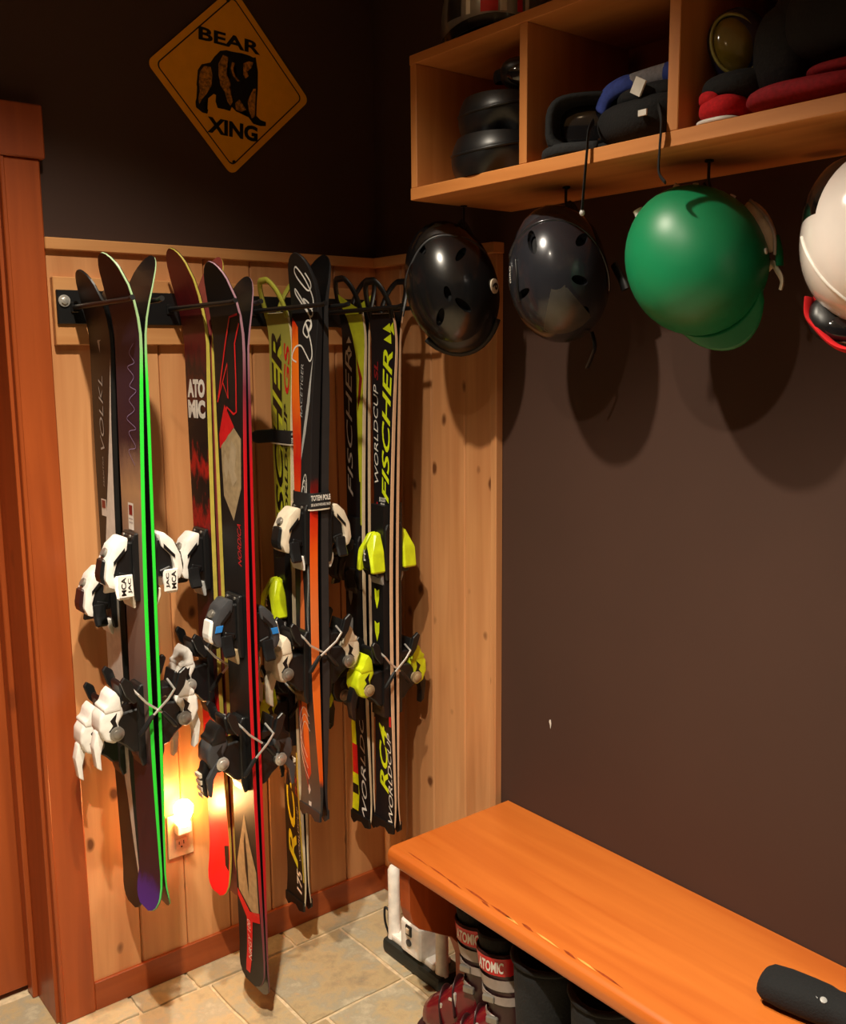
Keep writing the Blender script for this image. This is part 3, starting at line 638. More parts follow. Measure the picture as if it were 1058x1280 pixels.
T = {
 0: ramp_u('black topsheet', [(0, '#1c1816'), (1.9, '#211d1a')]),
 1: ramp_u('purple topsheet', [(0, '#4a2a7a'), (.05, '#4a2a78'), (.075, '#3a2230'), (.36, '#352028'), (.42, '#6d5a52'), (.60, '#746058'), (.88, '#8a7263'), (.98, '#b08a64'), (1.05, '#7c6152'), (1.09, '#2b1c2a'), (1.2, '#2c1d30'), (1.45, '#22151d')], wobble=.045),
 2: ramp_u('red black topsheet', [(0, '#d11a24'), (.50, '#c4151f'), (.56, '#2b1111'), (.74, '#4a1416'), (.80, '#181314'), (.95, '#1c1414'), (1.0, '#a01a16'), (1.03, '#1c1414'), (1.09, '#1a1313'), (1.13, '#b8201a'), (1.16, '#1d1414'), (1.24, '#1d1414'), (1.30, '#5a2216'), (1.36, '#251416'), (1.42, '#5c1518'), (1.50, '#531216'), (1.56, '#6e1a1c')], wobble=.10, wscale=16),
 3: ramp_u('black matt topsheet', [(0, '#141314'), (.50, '#171616'), (1.8, '#131213')], wobble=.02),
 4: ramp_u('olive yellow topsheet', [(0, '#a3a332'), (1.0, '#a2a238'), (1.35, '#98983a'), (1.8, '#a09c50')], wobble=.02),
 5: ramp_u('charcoal topsheet', [(0, '#4a4a46'), (.10, '#3c3c3a'), (.3, '#262526'), (1.5, '#191819')], wobble=.03),
 6: ramp_u('black race topsheet', [(0, '#141214'), (1.6, '#161416')], wobble=.02),
 7: ramp_u('black race topsheet two', [(0, '#141215'), (1.6, '#141216')], wobble=.02),
}
#        slot, y,   ztail, L,   wt,  ww,  wl, tip rise, tip length, side, toe z, heel z, style, tilt(dy tail), gfx, loop, dz right
PAIRS = [
 (0, -.130, .319, 1.536, .128, .098, .118, .045, .17, m_gyside, 1.118, .772, 'mark0', .000, gfx0, None, 0),
 (0, -.288, .392, 1.486, .138, .104, .128, .052, .19, m_green, 1.212, .850, 'mark', .004, gfx1, None, 0),
 (1, -.133, .274, 1.640, .122, .096, .120, .060, .24, m_yelside, 1.173, .870, 'atom', -.012, gfx2, None, -.015),
 (1, -.297, .090, 1.782, .142, .104, .130, .045, .19, m_redside, 1.035, .715, 'tyr', .005, gfx3, None, -.03),
 (2, -.133, .143, 1.712, .112, .070, .098, .048, .17, m_whside, 1.036, .72, 'fish', .006, gfx4, m_olive, .004),
 (2, -.266, .464, 1.442, .120, .070, .102, .040, .16, m_dkside, 1.226, .882, 'comp', .012, gfx5, None, 0),
 (3, -.140, .320, 1.548, .108, .068, .096, .045, .17, m_whside, 1.10, .74, 'fisb', .005, gfx6, m_blkprint, 0),
 (3, -.277, .360, 1.492, .108, .068, .096, .045, .17, m_pkside, 1.150, .790, 'fish', .008, gfx7, m_blkprint, .004),
]
PLAB = ['black ski with a white wedge, behind the green-edged pair', 'purple and taupe ski with neon green edges nearest the door', 'red and black splatter ski above the night light',
        'long black and tan ski with red edges, tail near floor', 'olive yellow loop-tipped ski behind the flame-striped pair', 'charcoal ski with orange flame stripe, in the strapped pair',
        'black and yellow ski with grey lettering behind the rightmost pair', 'black ski with acid yellow lettering nearest the black helmet']
SKI = {}
for i, (sl, y, z0, L, wt, ww, wl, tr, tl, side, zt, zh, sty, tilt, gfx, loop, dz) in enumerate(PAIRS):
    K = Ski(L, wt, ww, wl, tip=tr, tipl=tl, tail=.020 if i in (1, 2) else .008, taill=.16 if i == 2 else .10, loop=.085 if loop else 0, tailr=.06 if i in (0, 1, 2, 3) else .012, tipr=.13 if i == 3 else .10,
            camber=.005 if i in (0, 1) else .003, th=.024 if i == 5 else (.0095 if i in (1, 3) else .0115))
    for side_, nm in ((-1, 'door'), (1, 'bench')):
        lab = PLAB[i] + (', facing the door' if side_ < 0 else ', facing the bench')
        sk = thing('ski', lab, 'ski', group='skis hanging in the wall rack')
        rz = 0 if side_ < 0 else PI
        z = z0 + (dz if side_ > 0 else 0)
        ang = math.atan2(tilt, L*.93)
        dx = {1: -.017, 5: -.020, 7: -.014}.get(i, 0)
        m_ = Matrix.Translation((SLOT[sl]+dx+side_*.0006, y+tilt, z)) @ Matrix.Rotation(ang, 4, 'X') @ Matrix.Rotation(math.atan2(-dx, L*.93), 4, 'Y') @ Matrix.Rotation(rz, 4, 'Z')
        sk.matrix_world = m_
        SKI[(i, side_)] = sk
        top = ski_body(K, sk, T[i], m_flameside if (i == 5 and side_ < 0) else side, plain('red ski base', '#8c3c38', .4) if (i == 2 and side_ > 0) else None)
        gfx(K, sk, top, z0)
        if loop: loop_tip(K, sk, loop, L-.085)
        if i in (4, 5, 6, 7): tail_notch(K, sk, m_dkside if i == 5 else m_blkprint)
        toe_piece(K, sk, zt-z0, 'fin' if sty == 'fish' else 'std', STY[sty]); heel_piece(K, sk, zh-z0, 'std', STY[sty], side_)
        if i in (4, 6, 7):   # raised race plate under the binding
            b = B(); b.loft([[K.pt(u, v*K.hw(u)*.82, K.t(u)+h_) for v, h_ in ((-1, 0), (-.92, .016), (.92, .016), (1, 0))] for u in [zh-z0-.10+(zt-zh+.22)*k/14 for k in range(15)]]); b.o('race_plate', m_black, sk)
# straps
def strap(label, K, i, z, w_, txt, flip):
    sl, y, z0 = PAIRS[i][0], PAIRS[i][1], PAIRS[i][2]; x = SLOT[sl]; h = K.hw(z-z0)+.007; t = K.t(z-z0)+K.c(z-z0)+.006
    y = y + PAIRS[i][13]*max(0, 1-(z-z0)/(.93*PAIRS[i][3]))
    x += {5: -.020}.get(i, 0)*max(0, 1-(z-z0)/(.93*PAIRS[i][3]))
    s = thing('ski_strap', label, 'strap', (x, y, z), 'straps around the skis')
    n = 40; ring = []
    for k in range(n):
        a = 2*PI*k/n; cx, cy = math.cos(a), math.sin(a)
        ring.append((math.copysign(abs(cx)**.45, cx)*t, math.copysign(abs(cy)**.45, cy)*h))
    b = B(); b.loft([[(p[0]*s_, p[1]*s_, zz) for p in ring] for zz, s_ in ((-w_/2, .985), (-w_/2, 1.03), (0, 1.05), (w_/2, 1.03), (w_/2, .985))], cap=False); b.o('band', m_rubber, s, smooth=50)
    b = B(); b.loft([[(p[0]*1.055, p[1]*1.03, zz) for p in ring] for zz in (-w_/2-.004, -w_/2-.0005)], cap=False); b.o('edge_binding', m_cream, s)
    fx = 1 if not flip else -1
    def fn(dz_): return lambda px_, py_: (fx*px_-t*.08, -h*1.056, dz_*fx + fx*py_)
    text_obj('lettering', txt, fn(.008), t*1.75, .014, m_wprint, s, .035)
    text_obj('lettering', 'SKI & SNOWBOARD SHOP', fn(-.009), t*1.75, .007, m_wprint, s, .02)
    if flip:
        b = B(); b.prism([(-t*.4, -w_/2), (-t*.4, w_/2)]+[(-t*1.1-.042-.02*math.sin(PI*k/8), w_/2*math.cos(PI*k/8)) for k in range(9)], h*.55, h*.75, lambda p, q, r: (p, r, q), .002); b.o('strap_end', m_rubber, s)
def mkK(i):
    (sl, y, z0, L, wt, ww, wl, tr, tl, side, zt, zh, sty, tilt, gfx, loop, dz) = PAIRS[i]
    return Ski(L, wt, ww, wl, tip=tr, tipl=tl, tail=.008, camber=.003, loop=.085 if loop else 0, tailr=.012, th=.024 if i == 5 else .0115)
strap('black strap with white lettering around the flame striped skis', mkK(5), 5, 1.305, .040, 'TOTEM POLE', False)
strap('black strap with upside-down lettering and a loose end around the olive yellow skis', mkK(4), 4, 1.455, .034, 'TOTEM POLE', True)

# ------------------------------------------------------------------ bear sign
S0 = Vector((-.445, -.004, 2.346))
sign = thing('warning_sign', 'amber diamond bear crossing sign screwed to the brown wall', 'sign', S0)
A = math.radians(-2.9)
def dia(r, cr, y0, y1, n=6):
    pts = []
    for k in range(4):
        a = PI/2*k+A; c = Vector((math.cos(a), math.sin(a)))*(r-cr*1.414)
        for j in range(n+1): q = a-PI/4+PI/2*j/n; pts.append((c.x+cr*math.cos(q), c.y+cr*math.sin(q)))
    return pts
pl = B().prism(dia(.228, .018, 0, 0), 0, -.003, lambda p, q, t: (p, t, q)).o('plate', m_sign, sign)
o_, i_ = dia(.206, .014, 0, 0), dia(.2015, .0125, 0, 0)
b = B(); b.loft([[(p[0], -.0034, p[1]) for p in o_], [(p[0], -.0034, p[1]) for p in i_]], cap=False); b.o('border_line', m_blkprint, sign)
def sgn(name, pts, mat, y): 
    bb = B(); bb.face([bb.V((p[0], y, p[1])) for p in pts]); bmesh.ops.triangulate(bb.bm, faces=bb.bm.faces[:]); return bb.o(name, mat, sign)
sil = [(-0.095, 0.014), (-0.084, 0.029), (-0.06, 0.037), (-0.048, 0.053), (-0.032, 0.069), (-0.014, 0.074), (0.004, 0.073), (0.03, 0.074), (0.051, 0.072), (0.062, 0.069), (0.069, 0.071), (0.068, 0.058), (0.074, 0.037), (0.072, -0.005), (0.068, -0.037), (0.065, -0.072), (0.077, -0.081), (0.093, -0.084), (0.092, -0.094), (0.076, -0.096), (0.055, -0.093), (0.042, -0.079), (0.038, -0.066), (0.024, -0.073), (0.006, -0.069), (-0.005, -0.06), (-0.01, -0.071), (-0.025, -0.069), (-0.045, -0.068), (-0.05, -0.054), (-0.048, -0.038), (-0.054, -0.036), (-0.07, -0.049), (-0.084, -0.063), (-0.083, -0.069), (-0.071, -0.076), (-0.074, -0.086), (-0.087, -0.085), (-0.104, -0.075), (-0.105, -0.062), (-0.097, -0.038), (-0.1, -0.02), (-0.097, -0.001)]
sgn('bear_print', sil, m_blkprint, -.0036)
m_bearfur = plain('bear print fur', '#a9701c', .5, noise=.75, scale=150)
for pts in ([(-0.09, 0.011), (-0.077, 0.026), (-0.06, 0.027), (-0.056, 0.009), (-0.06, -0.018), (-0.074, -0.039), (-0.088, -0.054), (-0.095, -0.066), (-0.097, -0.053), (-0.092, -0.034), (-0.094, -0.016)],
            [(-0.038, 0.038), (-0.024, 0.061), (-0.01, 0.058), (-0.009, 0.035), (-0.017, 0.015), (-0.006, -0.002), (-0.009, -0.018), (-0.002, -0.047), (-0.009, -0.058), (-0.017, -0.049), (-0.023, -0.027), (-0.034, -0.014), (-0.039, 0.012)],
            [(0.005, -0.05), (0.017, -0.039), (0.027, -0.051), (0.036, -0.061), (0.02, -0.069), (0.006, -0.065)],
            [(0.059, -0.007), (0.066, -0.006), (0.063, -0.038), (0.06, -0.075), (0.051, -0.08), (0.044, -0.064), (0.041, -0.041), (0.049, -0.024)],
            [(0.032, 0.05), (0.048, 0.058), (0.061, 0.057), (0.054, 0.042), (0.042, 0.032), (0.046, 0.022), (0.037, 0.014), (0.031, 0.023), (0.033, 0.035)],
            [(0.0, 0.048), (0.009, 0.048), (0.002, 0.033), (0.008, 0.015), (0.021, 0.006), (0.014, 0.004), (0.001, 0.016), (-0.004, 0.033)]): sgn('bear_fur_print', pts, m_bearfur, -.0040)
ca, sa = math.cos(A), math.sin(A)
text_obj('lettering', 'BEAR', lambda x, y: (-.003+x*ca-y*sa, -.0038, .098+x*sa+y*ca), .172, .031, m_blkprint, sign, .03)
text_obj('lettering', 'XING', lambda x, y: (-.004+x*ca-y*sa, -.0038, -.1145+x*sa+y*ca), .142, .039, m_blkprint, sign, .045)
for zz in (.192, -.194):
    b = B(); b.disc((-.005, -.0045, zz), (0, 1, 0), .0042, .003, 12); b.o('screw', m_blackm, sign)

# ------------------------------------------------------------------ outlet and night light
S0 = Vector((-.694, -.02, .400))
out = thing('wall_outlet', 'ivory wall outlet on the pine panelling', 'outlet', S0)
B().box((-.036, -.006, -.060), (.036, 0, .060), bev=.002).o('cover_plate', m_ivory, out)
for dz in (-.0225, .0225):
    r_ = B().box((-.0165, -.009, dz-.0145), (.0165, -.005, dz+.0145), bev=.0035, seg=2).o('receptacle', m_ivory, out)
    for dx, h in ((-.0065, .004), (.0065, .005)): B().box((dx-.0012, -.0095, dz+.003-h), (dx+.0012, -.0085, dz+.003+h)).o('slot', m_blkprint, r_)
    B().disc((0, -.009, dz-.0085), (0, 1, 0), .0026, .001, 12).o('slot', m_blkprint, r_)
nl = thing('night_light', 'glowing plug-in night light in the wall outlet', 'light', (-.694, -.030, .428))
B().box((-.020, -.026, -.014), (.020, 0, .016), bev=.004, seg=2).o('plug_body', m_white, nl)
b = B(); b.tube([(0, -.018, .010), (0, -.020, .030), (0, -.022, .048), (0, -.022, .064), (0, -.022, .076), (0, -.022, .082)], [.013, .017, .025, .026, .017, .005], 18); b.o('bulb', m_bulb, nl, smooth=True)
l = bpy.data.lights.new('night_light_glow', 'POINT'); l.energy = 3.0; l.color = (1, .62, .28); l.shadow_soft_size = .02
lo = bpy.data.objects.new('night_light_glow', l); C.objects.link(lo); lo.parent = nl; lo.location = (0, -.048, .062)

# ------------------------------------------------------------------ bench
bench = thing('bench', 'orange stained wooden bench fixed along the brown wall', 'bench', (-.2, -1.4, 0)); O = (-.2, -1.4, 0)
BY0 = -.562; BZ = .485
b = B(); prof = [(-.0015, .440), (-.388, .440), (-.398, .443), (-.403, .450), (-.404, .468), (-.400, .479), (-.390, .485), (-.0015, .485)]
b.prism(prof, -2.9, BY0, lambda p, q, t: (p, t, q), .0015); b.o('seat_board', m_bench, bench, org=O, smooth=30)
rnd = random.Random(2)
m_wane = plain('bark streak', '#8f3a10', .5, scale=90, noise=.3)
m_chip = plain('pale chip', '#f0a050', .4)
yy = BY0-.05
while yy > -1.25:
    ln = rnd.uniform(.03, .085); xx = -.388+rnd.uniform(0, .008); b = B(); hh = rnd.uniform(.0012, .0032)
    b.face([b.V(q) for q in ((xx+.002, yy, .4856), (xx+hh*1.5, yy-ln*.3, .4856), (xx+hh, yy-ln*.6, .4856), (xx-.003, yy-ln, .4856), (xx-hh*1.4, yy-ln*.7, .4856), (xx-hh, yy-ln*.3, .4856))]); b.o('wane_streak', m_wane if rnd.random() < .8 else m_chip, bench, org=O)
    yy -= ln*rnd.uniform(.6, 1.1)
corb = [(-.028, .440), (-.375, .440), (-.383, .415), (-.382, .335), (-.372, .30), (-.352, .277), (-.32, .258), (-.285, .236), (-.25, .215), (-.225, .185), (-.208, .14), (-.205, .09), (-.205, .0), (-.028, .0)]
for y in (-.60, -1.75, -2.7): B().prism(corb, y-.02, y+.018, lambda p, q, t: (p, t, q), .0015).o('bracket', m_corbel, bench, org=O)

# ------------------------------------------------------------------ cubby shelf
cub = thing('cubby_shelf', 'open pine cubby shelf mounted high on the brown wall', 'shelf', (-.155, -1.2, 2.0)); O = (-.155, -1.2, 2.0)
CX, CY0, CY1 = -.311, -.562, -2.0
B().box((CX, CY1, 2.001), (-.001, CY0, 2.027), bev=.0012).o('bottom_board', m_cubby, cub, org=O)
B().box((CX, CY1, 2.286), (-.001, CY0, 2.306), bev=.0012).o('top_board', m_cubby, cub, org=O)
m_cubz = wood('cubby pine upright', '#cf8a4c', '#b06a30', 'Z', .5, knots=.75, vary=.06, kcol='#5b2c14', kscale=4)
for y0, y1 in ((-.584, -.5635), (-.927, -.906), (-1.284, -1.261), (-1.645, -1.622), (-1.999, -1.978)): B().box((CX+.001, y0, 2.027), (-.012, y1, 2.286), bev=.0012).o('upright', m_cubz, cub, org=O)
B().box((-.012, CY1, 2.027), (-.001, CY0-.002, 2.286)).o('back_panel', m_cubby, cub, org=O)

# ------------------------------------------------------------------ helmets
R_, U_, V_ = rt.copy(), up.copy(), -fw
def basis(crown, front):
    cr = (R_*crown[0]+U_*crown[1]+V_*crown[2]).normalized(); fr = R_*front[0]+U_*front[1]+V_*front[2]
    fr = (fr-cr*fr.dot(cr)).normalized(); sd = fr.cross(cr)
    return Matrix((sd, fr, cr)).transposed()          # local x side, y front, z crown
class Helmet:
    def __init__(s, a, b_, c, low=(98, 112, 112), pw=1.0): s.a, s.b, s.c, s.low, s.pw = a, b_, c, low, pw
    def edge(s, ph):        # opening angle from the crown: brow, ears, nape
        f = math.sin(ph); e = abs(math.cos(ph)); fr, sd, bk = s.low
        return math.radians(sd*e**2 + (fr if f > 0 else bk)*f*f)
    def p(s, th, ph, k=1.0):
        x, y, z = math.sin(th)*math.cos(ph), math.sin(th)*math.sin(ph), math.cos(th)
        z = math.copysign(abs(z)**.9, z); bk = 1.06 if y < 0 else .96
        return Vector((x*s.a*k, y*s.b*bk*k, z*s.c*k))
def helmet(name, label, center, basis_, H, mat, vents=(), liner=m_dlining, thick=.9):
    t = thing(name, label, 'helmet', center, 'helmets hanging below the cubby shelf'); t.rotation_euler = basis_.to_euler()
    nu, nt = 48, 18
    def shell(k): return [[H.p(H.edge(2*PI*j/nu)*(i/nt)*.999+.002, 2*PI*j/nu, k) for j in range(nu)] for i in range(nt+1)]
    b = B(); out_, inn = shell(1.0), shell(thick)
    R = [[b.V(tuple(p)) for p in r] for r in out_]; I = [[b.V(tuple(p)) for p in r] for r in inn]
    for G in (R, I):
        for i in range(nt):
            for j in range(nu): b.face((G[i][j], G[i][(j+1) % nu], G[i+1][(j+1) % nu], G[i+1][j]))
        b.face(G[0])
    for j in range(nu): b.face((R[-1][j], R[-1][(j+1) % nu], I[-1][(j+1) % nu], I[-1][j]))
    sh = b.o('shell', mat, t, smooth=45)
    if vents:
        cb = B()
        for (th, ph, l_, w_, rot) in vents:
            th, ph = math.radians(th), math.radians(ph); c = H.p(th, ph); n = c.normalized(); tg = (H.p(th+.02, ph)-H.p(th-.02, ph)).normalized(); n = (n-tg*n.dot(tg)).normalized(); sd = n.cross(tg)
            q = math.radians(rot); e1 = tg*math.cos(q)+sd*math.sin(q); e2 = n.cross(e1)
            m3 = Matrix((e1, e2, n)).transposed(); cb.ell(c, (l_, w_, .022), m3, 18, 10)
        cut = cb.o('cutter', m_black, t)
        md = sh.modifiers.new('b', 'BOOLEAN'); md.object = cut; md.operation = 'DIFFERENCE'; md.solver = 'EXACT'
        bpy.context.view_layer.update(); dg = bpy.context.evaluated_depsgraph_get()
        me = bpy.data.meshes.new_from_object(sh.evaluated_get(dg)); sh.modifiers.clear(); sh.data = me; me.shade_smooth(); me.set_sharp_from_angle(angle=math.radians(40))
        if not me.materials: me.materials.append(mat)
        bpy.data.objects.remove(cut)
    b = B(); nt2 = 12; b.loft([[H.p(H.edge(2*PI*j/32)*(i/nt2)*.97+.002, 2*PI*j/32, thick-.035) for j in range(32)] for i in range(nt2+1)], cap=False); b.o('liner', liner, t, smooth=True)
    b = B(); b.tube([H.p(H.edge(2*PI*j/40), 2*PI*j/40, .955) for j in range(41)], .006, 8); b.o('rim', m_black if mat is not m_hgreen else m_hgreen, t, smooth=True)
    return t
def ridge(H, t, pts, r, mat, name, k=1.0, flat=None):
    b = B(); b.tube([H.p(math.radians(a), math.radians(c), k) for a, c in smooth_path(pts)], r, 8, flat=flat); return b.o(name, mat, t, smooth=True)
def patch(H, t, th0, th1, ph0, ph1, k0, k1, mat, name, n=10):
    """raised moulded panel following the shell"""
    b = B(); rings = []
    for i in range(n+1):
        th = math.radians(th0+(th1-th0)*i/n); o1, o2 = [], []
        for j in range(n+1):
            ph = math.radians(ph0+(ph1-ph0)*j/n); e = min(1, 4*min(i/n, 1-i/n, j/n, 1-j/n)+.0)
            o1.append(b.V(tuple(H.p(th, ph, k0+(k1-k0)*min(1, e)))))
        rings.append(o1)
    for i in range(n):
        for j in range(n): b.face((rings[i][j], rings[i+1][j], rings[i+1][j+1], rings[i][j+1]))
    return b.o(name, mat, t, smooth=True)
def webbing(name, pts, mat, parent, org, wd=.007, n=6):
    b = B(); b.tube(smooth_path([tuple(p) for p in pts]), wd, 8, flat=.25); return b.o(name, mat, parent, org=org, smooth=50)
def hook(label, x, y, z1):
    h = thing('wall_hook', label, 'hook', (x, y, 2.001), 'hooks under the cubby shelf')
    b = B(); b.tube(smooth_path([(0, 0, 0), (0, 0, z1-2.001+.02), (0, -.004, z1-2.001+.004), (-.008, -.004, z1-2.001), (-.014, 0, z1-2.001+.012)]), .0028, 8); b.o('rod', m_blackm, h, smooth=True)
    b = B(); b.disc((0, 0, -.002), (0, 0, 1), .008, .004, 14); b.o('flange', m_blackm, h)
def px(u, v, axis, val):
    d = fw+rt*((u-529)/1232.68)-up*((v-640)/1232.68); t = (val-CAM[axis])/d[axis]; return CAM+d*t
# black carbon-look helmet
HB = Helmet(.108, .150, .125, (92, 104, 112)); cB = px(566, 362, 0, -.175)
mB = basis((-.18, -.06, .98), (.22, -.97, .1))
hb = helmet('ski_helmet', 'black carbon-look ski helmet hanging leftmost, with a small round logo', cB, mB, HB, m_hblack, [(30, 120, .024, .009, 10), (36, 60, .024, .009, -10), (34, 215, .022, .008, 0), (42, 300, .022, .009, 0), (12, 90, .018, .008, 0)])
patch(HB, hb, 46, 72, 215, 345, 1.0, 1.045, m_blackgl, 'rear_band'); ridge(HB, hb, [(74, 200), (48, 235), (42, 280), (48, 325), (72, 350)], .0025, m_grey, 'band_seam', 1.0); patch(HB, hb, 66, 94, 40, 140, 1.0, 1.06, m_black, 'brow_brim')
ridge(HB, hb, [(86, 40), (92, 90), (86, 140)], .008, m_rubber, 'brim_edge', 1.05)
lg = B(); c = HB.p(math.radians(70), math.radians(168), 1.01); nrm = c.normalized(); lg.disc(c, nrm, .017, .004, 24); lgo = lg.o('logo_disc', m_cream, hb, smooth=40)
sdv = nrm.cross(Vector((0, 0, 1))).normalized(); upv = sdv.cross(nrm)
text_obj('logo_mark', '9', lambda x, y: tuple(c+nrm*.0026+(-sdv)*x+(-upv)*y), .016, .024, m_blkprint, hb, .03)
# graphite helmet
HG = Helmet(.104, .136, .122, (95, 106, 112)); cG = px(699, 350, 0, -.175); mG = basis((-.20, -.12, .97), (.12, -.98, .1))
hg = helmet('ski_helmet', 'graphite grey vented ski helmet hanging between the black and green helmets', cG, mG, HG, m_hgrey, [(38, 305, .030, .010, -20), (46, 215, .022, .010, 0), (28, 160, .018, .009, 0), (24, 85, .020, .011, 0), (50, 125, .016, .010, 0), (46, 15, .024, .008, 0), (52, 90, .014, .010, 90)])
ridge(HG, hg, [(80, 335), (58, 305), (50, 265), (56, 225), (70, 190), (88, 160)], .003, m_hgrey, 'shell_ridge', 1.0); patch(HG, hg, 62, 92, 190, 325, 1.0, 1.06, m_hgrey, 'rear_cap')
patch(HG, hg, 14, 62, 62, 128, 1.0, 1.010, plain('painted silver reflection', '#4b4945', .3, metal=.4), 'painted_reflection')  # silvery reflection on the shell front, put in as a paler coloured patch
ridge(HG, hg, [(55, 20), (48, -5), (52, -25)], .003, m_black, 'slider', 1.01)
text_obj('lettering', 'GIRO', lambda x, y: tuple(HG.p(math.radians(66+y*560), math.radians(-10-x*700), 1.008)), .022, .008, m_wprint, hg, .02)
# green helmet
HN = Helmet(.122, .136, .132, (88, 104, 104)); cN = px(872, 330, 0, -.175); mN = basis((-.50, -.22, .84), (.42, -.90, .1))
hn = helmet('ski_helmet', 'satin green ski helmet with a green visor and cream lining', cN, mN, HN, m_hgreen, (), liner=m_lining)
b = B(); rings = []
for i in range(7):
    k = i/6; rings.append([HN.p(math.radians(86-2*k), math.radians(48+84*j/16), 1.0)+Vector((0, .040*k*math.sin(PI*(j/16))**.6, -.012*k)) for j in range(17)])
b.loft(rings, closed=False); vz = b.o('visor', m_hgreen, hn, smooth=True); vz.modifiers.new('s', 'SOLIDIFY').thickness = .003
for th, ph in ((90, 160), (98, 210), (96, 240)):
    b = B(); c = HN.p(math.radians(th-4), math.radians(ph), 1.005); b.disc(c, c.normalized(), .0055, .004, 14); b.o('rivet', m_white, hn, smooth=40)
b = B()
for sg in (0,):
    b.loft([[HN.p(math.radians(100+i*9), math.radians(178+60*j/10), .96-.05*i*.3) for j in range(11)] for i in range(5)], closed=False)
ef = b.o('ear_flap', m_lining, hn, smooth=True); ef.modifiers.new('s', 'SOLIDIFY').thickness = .012
text_obj('lettering', 'muddyfox', lambda x, y: tuple(HN.p(math.radians(97-y*420), math.radians(262-x*520), 1.008)), .075, .012, m_lgrey, hn, .02)
gb = Vector(cN)
webbing('chin_strap', [px(800, 268, 0, -.21), px(822, 258, 0, -.20), px(842, 240, 0, -.19), px(862, 236, 0, -.15)], m_cream, hn, None, .006)
bpy.context.view_layer.update()
def wp(o, t):          # keep a world-space mesh in place under its thing
    o.parent = t; o.matrix_parent_inverse = t.matrix_world.inverted()
for ch in list(hn.children):
    if ch.name.startswith('chin_strap'): wp(ch, hn)
def wtube(t, name, pts, mat, r=.006, flat=.3, ends=None):
    b = B(); b.tube(smooth_path([tuple(p) for p in pts]), r, 8, flat=flat); o = b.o(name, mat, t, smooth=50); wp(o, t); return o
wtube(hn, 'buckle', [px(797, 262, 0, -.215), px(800, 268, 0, -.213), px(802, 276, 0, -.215)], m_white, .009, .8)
wtube(hn, 'strap_loop', [px(816, 262, 0, -.22), px(826, 258, 0, -.23), px(828, 268, 0, -.235), px(820, 282, 0, -.235), px(806, 290, 0, -.235)], m_black, .0016, 1)
wtube(hn, 'white_tab', [px(838, 246, 0, -.2), px(844, 236, 0, -.2), px(847, 230, 0, -.2)], m_white, .006, .5)
b = B(); b.ell(px(950, 284, 0, -.115), (.018, .050, .030), basis((.2, .1, .97), (.45, -.9, 0)), 20, 12); o = b.o('ear_pad', m_lining, hn, smooth=True); wp(o, hn)
wtube(hn, 'ear_pad_seam', [px(938, 250, 0, -.135), px(956, 268, 0, -.138), px(968, 292, 0, -.135), px(969, 318, 0, -.125)], m_bootgrey, .003, 1)
wtube(hn, 'green_buckle', [px(970, 295, 0, -.11), px(974, 312, 0, -.11), px(975, 332, 0, -.11)], m_hgreen, .010, .5)
wtube(hn, 'chin_strap', [px(952, 345, 0, -.10), px(965, 330, 0, -.10), px(972, 338, 0, -.11), px(978, 350, 0, -.12), px(976, 362, 0, -.12)], m_cream, .008, .4)
# white helmet with goggles
HW = Helmet(.122, .136, .134, (95, 106, 108)); cW = px(1106, 303, 0, -.19); mW = basis((-.30, .05, .95), (.1, -1, .1))
hw = helmet('ski_helmet', 'gloss white ski helmet hanging rightmost, with red goggle strap below', cW, mW, HW, m_hwhite, ())
ridge(HW, hw, [(80, -10), (70, 10), (66, 40), (70, 70), (66, 110)], .0025, m_white, 'shell_groove', 1.0)
patch(HW, hw, 60, 100, 290, 340, 1.0, 1.05, m_blackgl, 'rear_clip')
gg = thing('ski_goggles', 'dark ski goggles with a bright red strap under the white helmet', 'goggles', px(1075, 405, 0, -.2)); bpy.context.view_layer.update()
b = B(); gc = px(1085, 398, 0, -.17); gm = basis((0, .4, 1), (1, 0, 0)); b.ell(gc, (.050, .095, .030), gm, 20, 12, pw=.8); o = b.o('frame', m_black, gg, smooth=True); wp(o, gg)
b = B(); b.ell(gc-Vector((.012, .012, .012)), (.040, .080, .026), gm, 20, 12); o = b.o('lens', m_lensd, gg, smooth=True); wp(o, gg)
wtube(gg, 'strap', [px(1012, 372, 0, -.23), px(1012, 395, 0, -.235), px(1024, 412, 0, -.24), px(1042, 430, 0, -.245), px(1062, 438, 0, -.245), px(1090, 436, 0, -.24)], m_redstrap, .013, .35)
wtube(gg, 'strap', [px(1018, 352, 0, -.20), px(1020, 375, 0, -.215), px(1014, 392, 0, -.225)], m_redstrap, .010, .3)
for (u, v, y_, lb) in ((583, 262, -.575, 'hook holding the black helmet'), (710, 250, -.897, 'hook holding the graphite helmet'), (889, 212, -1.245, 'hook holding the green helmet'), (1078, 170, -1.53, 'hook holding the white helmet')):
    hook('black rod ' + lb + ' below the cubby', -.165, y_, 1.948)
for t, a in ((hb, (577, 285)), (hg, (712, 262))):
    wtube(t, 'hanging_strap', [px(a[0]-14, a[1]+18, 0, -.16), px(a[0], a[1]-8, 0, -.165), px(a[0]+16, a[1]+18, 0, -.15)], m_black, .006, .3)
wtube(hg, 'dangling_strap', [px(740, 415, 0, -.14), px(744, 432, 0, -.14), px(740, 446, 0, -.14), px(734, 460, 0, -.14)], m_black, .006, .4)
wtube(hg, 'chin_buckle', [px(768, 330, 0, -.10), px(778, 350, 0, -.10), px(782, 362, 0, -.10)], m_black, .010, .5)

# ------------------------------------------------------------------ things in and on the cubby
SH = 2.027
